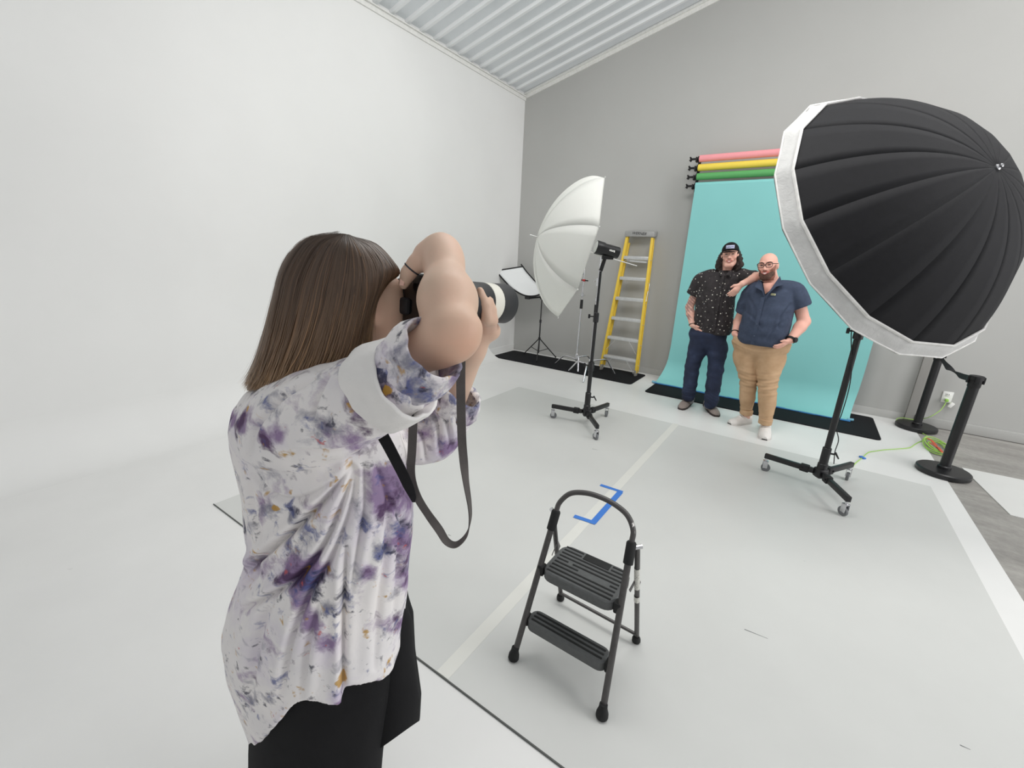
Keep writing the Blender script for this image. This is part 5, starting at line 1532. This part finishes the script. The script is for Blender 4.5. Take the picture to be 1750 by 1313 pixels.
def man_in_cap():
    Y = 5.20; at = M_at(Y)
    P = thing('person', (-.80, 5.15, .0005), 'person in a black cap and dark dotted shirt leaning an elbow on a shoulder', 'person')
    skin = skin_mat('man_skin', (232, 186, 168))
    H = Head(at(1247.5, 437, -.06), yaw=.10, roll=-.10, pitch=.0, k=.98)
    f = Field((-1.35, 4.70, .05), (-.22, 5.45, 1.96), .0055)
    H.sculpt(f, .94)
    f.cone(H.w(0, -.02, -.06), at(1240, 463), .055, .062, k=.03)
    f.chain([at(1238, 468), at(1232, 495), at(1222, 560), at(1213, 574)], [.06, .085, .08, .06], k=.05)
    SL, SR = at(1200, 474), at(1262, 472)
    f.cone(at(1232, 477), SL, .055, .050, k=.02); f.cone(at(1236, 476), SR, .055, .050, k=.02)
    EL, WL = at(1178.5, 525, .02), at(1183, 556, -.08)
    f.cone(SL, EL, .050, .042, k=.02); f.cone(EL, EL + (WL - EL) * .35, .044, .045, k=.02); f.cone(EL + (WL - EL) * .35, WL, .045, .029, k=.02)
    hand_relaxed(f, WL, at(1197, 568, -.10) - WL, V3(.4, -1, .4), V3(0, .8, -.5), .17, .3)
    ER, WR = at(1296, 473, -.12), at(1268.5, 485, -.30)
    f.cone(SR, ER, .050, .042, k=.02); f.cone(ER, ER + (WR - ER) * .35, .043, .042, k=.02); f.cone(ER + (WR - ER) * .35, WR, .042, .028, k=.02)
    hand_relaxed(f, WR, at(1254.5, 500, -.32) - WR, V3(-.6, -.6, .5), V3(.3, .6, -.9), .185, .35)
    for hp, kn, an in ((at(1193, 585), at(1181, 630, -.02), at(1177, 678, 0)), (at(1224, 587), at(1222, 634, -.03), at(1213, 688, -.06))):
        f.cone(hp, kn, .065, .05, k=.02); f.cone(kn, an, .045, .036, k=.02)
    V, F = f.mesh(); V = relax(V, F, 1, .4)
    cols = np.ones((len(V), 3)); H.paint(V, cols, None, (.30, .20, .16))
    # forearm tattoos: patches of blue-grey ink
    rs = np.random.RandomState(7)
    onarm = np.minimum(seg_dist(V, SL, EL)[0], seg_dist(V, EL, WL)[0]) < .065
    for _ in range(16):
        t = rs.uniform(.05, 1.45); c = (SL + (EL - SL) * (.55 + .45 * t) if t < 1 else EL + (WL - EL) * (t - 1) * 1.6) + V3(rs.uniform(-.04, .04), -.04, rs.uniform(-.015, .015))
        d = np.linalg.norm((V - c) * V3(1, 1, 1), axis=1) * (1 + .5 * np.sin(V[:, 2] * 190 + V[:, 0] * 150))
        m = (sstep(.026 - d, 0, .008) * onarm * .62)[:, None]; cols = cols * (1 - m) + np.array((.42, .42, .48)) * m
    mesh_obj('body', V, F, skin, P, cols=cols)
    face_parts(P, H, (64, 46, 38), .0080)
    # hair: dark curls beside the neck
    f = Field(H.c - V3(.22, .2, .30), H.c + V3(.22, .22, .14), .006)
    f.ell(H.w(0, -.035, .03), (.086, .085, .085), H.R, .02)
    for q in (-1, 1):
        f.chain([H.w(q * .075, -.02, .02), H.w(q * .092, -.02, -.04), H.w(q * .10, -.015, -.10), H.w(q * .085, -.005, -.145)], [.024, .028, .034 if q < 0 else .030, .026], k=.02)
        f.chain([H.w(q * .05, -.06, .0), H.w(q * .06, -.06, -.08), H.w(q * .05, -.05, -.16)], [.045, .045, .034], k=.03)
    f.chain([H.w(.09, -.02, -.07), H.w(.108, -.02, -.12)], [.036, .028], k=.02)
    V, F = f.mesh(); N = vnormals(V, F)
    d = .006 * np.sin(V[:, 0] * 130 + 3 * np.sin(V[:, 2] * 45)) * (.6 + .4 * np.sin(V[:, 2] * 80 + 2 * np.sin(V[:, 0] * 90))) + .0015 * np.sin(V[:, 0] * 420 + V[:, 2] * 120)
    hm = NT('dark_curly_hair'); hm.colour(hm.ramp(hm.noise(60, 4, .6, 1).outputs[0], [(.3, lin((22, 18, 17))), (.7, lin((62, 48, 42)))])); hm.b.inputs['Roughness'].default_value = .5; hm.bump(hm.noise(150, 3, .6, 2).outputs[0], .8, .01)
    mesh_obj('hair', V + N * d[:, None], F, hm.m, P)
    # cap
    Mc = fabric('black_cap_cotton', (20, 20, 22), 0, .8, .2)
    f = Field(H.c - V3(.2, .3, .05), H.c + V3(.2, .2, .2), .005)
    f.ell(H.w(0, -.010, .050), V3(.084, .104, .088) * H.k, H.R, .0); f.half(H.w(0, 0, .040), H.R @ V3(0, .12, -1))
    V, F = f.mesh(); cap = mesh_obj('cap', relax(V, F, 1), F, Mc, P)
    bp = []
    top, bot = [], []
    for a in np.linspace(-PI / 2, PI / 2, 17):
        for lst, rr, yy in ((top, .078, .072), (bot, .072, .030)): lst.append((math.sin(a) * rr, yy + math.cos(a) * (.075 if lst is top else .055)))
    v = []; Hb = lambda x, y, z: H.w(x + .012, y, z)
    for x, y in top: v.append(Hb(x, y, .050 - 2.2 * x * x - .10 * (y - .07)))
    for x, y in top: v.append(Hb(x, y, .0455 - 2.2 * x * x - .10 * (y - .07)))
    n = len(top); fc = [list(range(n)), list(range(n, 2 * n))[::-1]] + [[i, n + i, n + (i + 1) % n, (i + 1) % n] for i in range(n)]
    mesh_obj('cap_brim', np.array(v), fc, Mc, cap, sharp=40)
    pm = mat('lilac_cap_patch', (176, 180, 206), .7)
    A = H.R
    def onpatch(x, z, out=0.0):
        yy = -.010 * H.k + .104 * math.sqrt(max(0, 1 - (x / .084) ** 2 - ((z - .05) / .088) ** 2)) + .0015 + out
        return H.w(x, yy, z)
    g = [[onpatch(-.040 + .08 * i / 8, .068 + .034 * j / 4) for i in range(9)] for j in range(5)]
    v = [p for r_ in g for p in r_]; fc = [[j * 9 + i, j * 9 + i + 1, (j + 1) * 9 + i + 1, (j + 1) * 9 + i] for j in range(4) for i in range(8)]
    pt = mesh_obj('patch', np.array(v), fc, pm, cap); md = pt.modifiers.new('t', 'SOLIDIFY'); md.thickness = .003; md.offset = 0
    mb = MB(); rr = random.Random(5)
    for i in range(7):
        x = -.030 + .010 * i
        mb.tube([onpatch(x, .078 + rr.uniform(-.001, .002), .002), onpatch(x + rr.uniform(-.002, .003), .090 + rr.uniform(-.003, .004), .002)], .0016, 5)
        mb.tube([onpatch(x, .080 + rr.uniform(0, .009), .002), onpatch(x + .007, .080 + rr.uniform(0, .009), .002)], .0014, 5)
    mb.build('patch_stitching', mat('patch_thread', (58, 66, 96), .7), cap)
    # shirt
    t = NT('dotted_dark_shirt'); c0 = t.ramp(t.noise(20, 3).outputs[0], [(.3, lin((38, 34, 36))), (.7, lin((54, 49, 51)))])
    vo = t.n('ShaderNodeTexVoronoi', Scale=31.0); t.l(t.coord(), vo.inputs['Vector'])
    dots = t.ramp(vo.outputs['Distance'], [(.0, (1, 1, 1)), (.15, (1, 1, 1)), (.21, (0, 0, 0))])
    tone = t.n('ShaderNodeMix', _data_type='RGBA'); sepc = t.n('ShaderNodeSeparateColor'); t.l(vo.outputs['Color'], sepc.inputs[0])
    dc = t.ramp(sepc.outputs[0], [(.0, lin((210, 206, 200))), (.5, lin((228, 222, 210))), (.8, lin((176, 176, 168))), (1, lin((120, 122, 128)))])
    t.colour(t.mix(dots, c0, dc)); t.b.inputs['Roughness'].default_value = .85; t.bump(t.noise(400, 2).outputs[0], .2, .003)
    mb = MB()
    mb.loft(rings_from_rows(at, [(1228, 1252, 461, .07, 0), (1208, 1264, 467, .095, 0), (1196, 1270, 475, .115, 0), (1193, 1262, 490, .135, 0), (1191, 1256, 508, .145, 0), (1187, 1254, 530, .145, 0), (1185, 1252, 550, .145, 0), (1186, 1250, 562, .14, 0), (1190, 1247, 570, .135, 0)]), True)
    def slv(pts, rs): mb.tube(spline(pts, 5), [float(q[0]) for q in spline([[r] for r in rs], 5)], 22)
    slv([at(1222, 474), at(1201, 478, 0), at(1190, 492, .01), at(1183.5, 504, .015)], [.09, .085, .078, .074])
    slv([at(1240, 474), at(1264, 472), at(1280, 473, -.05), at(1290, 473.5, -.09)], [.09, .078, .070, .066])
    V, F = garment(mb, .008, 3, .0035, 3, [([(1196, 495), (1206, 520), (1212, 545)], .010, 4), ([(1245, 490), (1236, 520), (1240, 550)], .008, 4), ([(1192, 515), (1200, 540), (1196, 565)], .008, 4), ([(1220, 520), (1226, 545), (1222, 568)], .007, 4)])
    shm = mesh_obj('shirt', V, F, t.m, P)
    mb = MB(); pk = [at(1236, 470, -.137), at(1232, 490, -.150), at(1225, 530, -.158), at(1219, 566, -.150)]
    mb.ribbon(spline(pk, 6), V3(1, 0, .1), .028, .005); mb.build('button_placket', t.m, shm)
    for q in (.12, .32, .52, .72, .9):
        p = spline(pk, 10)[int(q * 30)]; mb = MB(); mb.lathe([(.0055, 0), (.0055, .004)], p + V3(0, -.003, 0), (0, -1, 0), 8); mb.build('button', mat('dark_button', (70, 66, 64), .4), shm)
    for q, a, b, c in ((-1, (1229, 461), (1231, 471), (1239, 470)), (1, (1253, 462), (1249, 471), (1241, 470))):
        A_, B_, C_ = at(*a, -.05), at(*b, -.135), at(*c, -.125); D_ = at((a[0] + 1241) / 2, 462, -.09)
        mb = MB(); v = [A_, B_, C_, D_]; nrm = V3(0, -.012, 0)
        mb.add([p for p in v] + [p + nrm for p in v], [[0, 1, 2, 3], [7, 6, 5, 4], [0, 4, 5, 1], [1, 5, 6, 2], [2, 6, 7, 3], [3, 7, 4, 0]]); mb.build('collar', t.m, shm)
    # jeans
    dj = NT('dark_denim'); fade = dj.noise(5, 3).outputs[0]
    dj.colour(dj.ramp(fade, [(.3, lin((26, 32, 52))), (.6, lin((38, 48, 74))), (.78, lin((66, 80, 108)))])); dj.b.inputs['Roughness'].default_value = .85; dj.bump(dj.noise(500, 2).outputs[0], .25, .003)
    f = Field((-1.25, 4.85, .05), (-.35, 5.5, 1.15), .007)
    f.ell(at(1209, 572), (.200, .138, .125), k=.02)
    f.chain([at(1193, 592), at(1183, 626, -.02), at(1177, 677, 0)], [.100, .080, .074], k=.012)
    f.chain([at(1226, 594), at(1223, 630, -.03), at(1215, 687, -.05)], [.102, .082, .076], k=.012)
    f.cone(at(1200, 578), at(1193, 598), .125, .100, k=.03); f.cone(at(1218, 579), at(1226, 600), .125, .102, k=.03)
    f.half(at(1209, 562), (0, 0, 1))
    V, F = f.mesh(); V = relax(V, F, 2); N = vnormals(V, F); px = project(V)
    d = wrinkle(V, 5, .0035, (14, 12, 34)); low = sstep(.36 - V[:, 2], 0, .2); d += low * wrinkle(V, 6, .006, (25, 20, 75))
    mesh_obj('jeans', V + N * d[:, None], F, dj.m, P)
    Ms = mat('taupe_suede', (150, 138, 132), .85, 0, .1, 60); Mso = mat('dark_sole', (58, 48, 46), .7); Ml = mat('grey_lace', (186, 180, 176), .8); Mk = mat('grey_sock', (150, 148, 150), .9)
    a1, a2 = on_floor(1181, 684), on_floor(1212, 694)
    shoe(P, on_floor(1182, 683), on_floor(1163, 701), .108, .095, Ms, Mso, Ml); shoe(P, on_floor(1206, 692), on_floor(1225, 713), .108, .095, Ms, Mso, Ml)
    for p, q in ((at(1177, 674, 0), on_floor(1179, 686, .05)), (at(1214, 684, -.05), on_floor(1210, 695, .05))):
        mb = MB(); mb.tube([p, q], [.052, .046], 14); mb.build('sock', Mk, P)
    u = unit(WL - EL); a_ = unit(np.cross(u, V3(0, 1, 0))); b_ = np.cross(u, a_); cc = EL + (WL - EL) * .97
    mb = MB(); mb.tube([cc + .0315 * (math.cos(a) * a_ + math.sin(a) * b_) for a in np.linspace(0, 2 * PI, 18, endpoint=False)], .005, 6, closed=True); mb.build('bracelet', M_blackm, P)
man_in_cap()

def man_in_navy():
    Y = 5.0; at = M_at(Y)
    P = thing('person', (-.22, 5.0, .0005), 'bald bearded person in glasses, navy shirt and tan trousers, hands in pockets', 'person')
    skin = skin_mat('man_skin_light', (233, 182, 164))
    H = Head(at(1312.5, 455, -.05), yaw=-.16, roll=-.12, pitch=.06, k=1.04)
    f = Field((-.80, 4.50, .05), (.45, 5.35, 1.82), .0058)
    H.sculpt(f, 1.05, True)
    f.cone(H.w(0, -.02, -.055), at(1318, 484), .066, .072, k=.03)
    f.chain([at(1321, 494), at(1315, 520), at(1303, 575), at(1299, 592)], [.075, .10, .11, .10], k=.05)
    SL, SR = at(1287, 494), at(1359, 495)
    f.cone(at(1318, 498), SL, .06, .055, k=.02); f.cone(at(1322, 498), SR, .06, .055, k=.02)
    EL, WL = at(1262, 550, .10), at(1256, 570, -.02)
    f.cone(SL, EL, .058, .048, k=.02); f.cone(EL, WL, .046, .033, k=.02)
    hand_relaxed(f, WL, at(1264, 588, -.06) - WL, V3(.4, -1, .3), V3(.6, .6, -.3), .17, .3)
    ER, WR = at(1374, 550, .03), at(1350.5, 582, -.12)
    f.cone(SR, ER, .060, .053, k=.02); f.cone(ER, ER + (WR - ER) * .3, .054, .054, k=.02); f.cone(ER + (WR - ER) * .3, WR, .054, .034, k=.02)
    hand_relaxed(f, WR, at(1333, 592, -.16) - WR, V3(-.2, -1, .5), V3(0, .8, -.5), .175, .35, .0105)
    for hp, kn, an in ((at(1276, 600), at(1280, 650, -.02), at(1276, 702, .02)), (at(1312, 605), at(1310, 658, -.08), at(1308, 720, -.15))):
        f.cone(hp, kn, .075, .055, k=.02); f.cone(kn, an, .05, .042, k=.02)
    V, F = f.mesh(); V = relax(V, F, 1, .4)
    cols = np.ones((len(V), 3)); H.paint(V, cols, (.34, .24, .20), (.40, .28, .22))
    mesh_obj('body', V, F, skin, P, cols=cols)
    face_parts(P, H, (88, 60, 48), .0085, dy=.004, eye_dy=-.001)
    # beard volume
    f = Field(H.c - V3(.16, .2, .2), H.c + V3(.16, .16, .12), .005); k = H.k
    f.ell(H.w(0, .020, -.066), V3(.0655, .0735, .058) * k, H.R, .0); f.cone(H.w(-.02, .064, -.10), H.w(.02, .064, -.10), .026 * k, k=.02); f.ell(H.w(0, .10, -.02), V3(.05, .06, .022) * k, H.R, .01, 'cut'); f.ell(H.w(0, .112, -.055), V3(.031, .04, .0155) * k, H.R, .004, 'cut')
    f.half(H.w(0, .1, -.040), H.R @ V3(0, .42, 1)); f.half(H.w(0, -.005, 0), H.R @ V3(0, -1, 0))
    V, F = f.mesh(); V = relax(V, F, 2); N = vnormals(V, F)
    bm_ = NT('brown_beard'); bm_.colour(bm_.ramp(bm_.noise(120, 4, .6).outputs[0], [(.3, lin((72, 48, 40))), (.7, lin((112, 80, 66)))])); bm_.b.inputs['Roughness'].default_value = .8; bm_.bump(bm_.noise(300, 3).outputs[0], .7, .006)
    mesh_obj('beard', V + N * (.0025 * np.sin(V[:, 0] * 330) * np.sin(V[:, 2] * 310))[:, None], F, bm_.m, P)
    # glasses
    Mg = mat('dark_glasses_frame', (34, 26, 24), .35)
    mb = MB()
    for q in (-1, 1):
        pts = []
        for a in np.linspace(0, 2 * PI, 22, endpoint=False):
            ca, sa = math.cos(a), math.sin(a)
            pts.append(H.w(q * .034 + .027 * math.copysign(abs(ca) ** .7, ca), .101 - .010 * (q * .034 + .027 * ca) ** 2 * 100 * .2, .012 + .021 * math.copysign(abs(sa) ** .7, sa) + (.003 if sa > 0 else 0)))
        mb.tube(pts, .0030, 6, closed=True)
        mb.tube([H.w(q * .061, .098, .022), H.w(q * .078, .06, .02), H.w(q * .083, .0, .018)], .0028, 6)
    mb.tube([H.w(-.008, .101, .016), H.w(.008, .101, .016)], .003, 6)
    mb.build('glasses', Mg, P)
    # shirt
    nv = fabric('navy_shirt_cotton', (64, 73, 92), 0, .85, .3, .12, 350)
    mb = MB()
    mb.loft(rings_from_rows(at, [(1302, 1341, 487, .06, .02), (1290, 1356, 490, .10, .01), (1283, 1362, 496, .14, 0), (1277, 1361, 512, .17, 0), (1271, 1357, 530, .19, -.01), (1265, 1353, 550, .205, -.02), (1260, 1348, 568, .205, -.02), (1258, 1344, 580, .195, -.015), (1260, 1340, 588, .185, -.01)]), True)
    def slv(pts, rs): mb.tube(spline(pts, 5), [float(q[0]) for q in spline([[r] for r in rs], 5)], 22)
    slv([at(1306, 496), at(1287, 500), at(1277, 516, .03), at(1269.5, 534, .06)], [.10, .09, .084, .076])
    slv([at(1330, 497), at(1355, 499), at(1363, 512, .0), at(1368.5, 525, .01)], [.11, .098, .096, .094])
    V, F = garment(mb, .0085, 3, .0035, 8, [([(1352, 520), (1335, 540), (1330, 560)], .010, 4), ([(1275, 535), (1290, 545), (1300, 560)], .008, 4), ([(1345, 545), (1325, 560), (1310, 580)], .007, 4), ([(1280, 510), (1290, 530), (1285, 560)], .007, 4)])
    shm = mesh_obj('shirt', V, F, nv, P)
    pk = [at(1304, 508, -.178), at(1299, 530, -.202), at(1292, 560, -.226), at(1286, 588, -.200)]
    mb = MB(); mb.ribbon(spline(pk, 6), V3(1, 0, .1), .032, .006); mb.build('button_placket', nv, shm)
    for q in (.1, .35, .6, .85):
        p = spline(pk, 10)[int(q * 30)]; mb = MB(); mb.lathe([(.006, 0), (.006, .004)], p + V3(0, -.004, 0), (0, -1, 0), 8); mb.build('button', mat('navy_button', (74, 84, 104), .4), shm)
    # open neck: skin triangle and collar wings
    sk = [at(1304, 484, -.125), at(1327, 483, -.115), at(1318, 495, -.150), at(1307.5, 503, -.176)]
    mb = MB(); mb.add(sk + [p + V3(0, .02, 0) for p in sk], [[0, 3, 2, 1], [4, 5, 6, 7], [0, 1, 5, 4], [1, 2, 6, 5], [2, 3, 7, 6], [3, 0, 4, 7]])
    mesh_obj('open_neck', mb.v, mb.f, skin, P, cols=np.ones((8, 3)) * np.array([(.96, .9, .88)]))
    for v in ([at(1297, 478, -.07), at(1290, 490, -.15), at(1302, 497, -.185), at(1306, 505, -.192), at(1302, 484, -.13)], [at(1333, 472, -.03), at(1338, 487, -.13), at(1327, 490, -.172), at(1309, 506, -.192), at(1326, 482, -.125)]):
        n_ = V3(0, -.014, 0); mb = MB(); mb.add(v + [p + n_ for p in v], [[0, 1, 2, 3, 4], [9, 8, 7, 6, 5]] + [[i, 5 + i, 5 + (i + 1) % 5, (i + 1) % 5] for i in range(5)]); mb.build('collar', nv, shm)
    mb = MB(); lp = at(1321.5, 503.5, -.172); mb.box(lp, (.040, .004, .017), axes((0, 0, 1)), .001); lb = mb.build('chest_label', mat('pale_label', (206, 204, 160), .7), shm)
    mb = MB()
    for dx in (-.012, -.002, .008): mb.box(lp + V3(dx, -.003, 0), (.006, .002, .008))
    mb.build('label_marks', mat('label_ink', (60, 66, 60), .7), lb, smooth=False)
    # trousers
    tn = NT('tan_twill'); tn.colour(tn.ramp(tn.noise(9, 3).outputs[0], [(.3, lin((180, 147, 112))), (.7, lin((197, 164, 130)))])); tn.b.inputs['Roughness'].default_value = .85; tn.bump(tn.noise(420, 2).outputs[0], .2, .003)
    f = Field((-.75, 4.45, .05), (.35, 5.4, 1.15), .0075)
    f.ell(at(1299, 588), (.262, .172, .150), k=.02)
    f.chain([at(1274, 606), at(1279.5, 646, -.02), at(1277, 680, 0), at(1275, 702, .02)], [.118, .082, .074, .058], k=.012)
    f.chain([at(1315, 612), at(1312.5, 655, -.08), at(1311, 690, -.11), at(1308.5, 718, -.14)], [.140, .088, .076, .060], k=.012)
    f.cone(at(1284, 594), at(1275, 612), .150, .116, k=.03); f.cone(at(1310, 594), at(1315, 616), .160, .136, k=.03)
    f.half(at(1299, 579), (0, 0, 1))
    V, F = f.mesh(); V = relax(V, F, 2); N = vnormals(V, F)
    mid = np.exp(-((V[:, 2] - .50) / .10) ** 2) + np.exp(-((V[:, 2] - .88) / .06) ** 2) + sstep(.24 - V[:, 2], 0, .1)
    d = wrinkle(V, 15, .003, (14, 12, 30)) + mid * wrinkle(V, 17, .0055, (16, 12, 85))
    mesh_obj('trousers', V + N * d[:, None], F, tn.m, P)
    for p, hl, te in ((at(1275.5, 704, .02), on_floor(1281, 722), on_floor(1246, 726)), (at(1308, 720, -.145), on_floor(1308, 731), on_floor(1306, 753.5))):
        mb = MB(); mb.lathe([(.056, -.03), (.062, -.026), (.063, .02), (.058, .026)], p, seg=20); mb.build('trouser_cuff', tn.m, P)
        mb = MB(); q_ = hl + (te - hl) * .24; q_[2] = .06; mb.tube([p - V3(0, 0, .01), (p + q_) / 2, q_], [.044, .040, .044], 14); mb.build('ankle', mat('sock_skin', (214, 168, 150), .6), P)
    Mw = mat('white_knit_shoe', (226, 222, 218), .8, 0, .03); Mws = mat('white_sole', (214, 210, 206), .6); Mwl = mat('white_lace', (240, 238, 236), .8)
    shoe(P, on_floor(1281, 722), on_floor(1246, 726), .112, .10, Mw, Mws, Mwl); shoe(P, on_floor(1307, 730), on_floor(1306, 753.5), .115, .10, Mw, Mws, Mwl)
    for e, d_ in ((on_floor(1246, 726), unit(on_floor(1246, 726) - on_floor(1281, 722))), (on_floor(1306, 753.5), unit(on_floor(1306, 753.5) - on_floor(1307, 730)))):
        mb = MB(); mb.box(e - d_ * .012 + V3(0, 0, .012), (.05, .026, .012), axes((0, 0, 1), np.cross(d_, V3(0, 0, 1))), .003); mb.build('toe_tread', M_blackm, P)
    u = unit(WR - ER); a_ = unit(np.cross(u, V3(0, 1, 0))); b_ = np.cross(u, a_); cc = ER + (WR - ER) * .95
    mb = MB(); mb.tube([cc + .039 * (math.cos(a) * a_ + math.sin(a) * b_) for a in np.linspace(0, 2 * PI, 20, endpoint=False)], .010, 8, closed=True, flat=(u, 1.2)); wt = mb.build('watch', M_blackm, P)
    wd = unit(V3(.7, -.7, -.2) - u * np.dot(V3(.7, -.7, -.2), u)); mb = MB(); mb.lathe([(.024, .034), (.026, .036), (.026, .050), (.022, .054)], cc, wd, 20); mb.build('watch_case', M_black, wt)
    u = unit(WL - EL); a_ = unit(np.cross(u, V3(0, 1, 0))); b_ = np.cross(u, a_); cc = EL + (WL - EL) * .92
    mb = MB(); mb.tube([cc + .036 * (math.cos(a) * a_ + math.sin(a) * b_) for a in np.linspace(0, 2 * PI, 18, endpoint=False)], .006, 6, closed=True); mb.build('wristband', M_blackm, P)
man_in_navy()
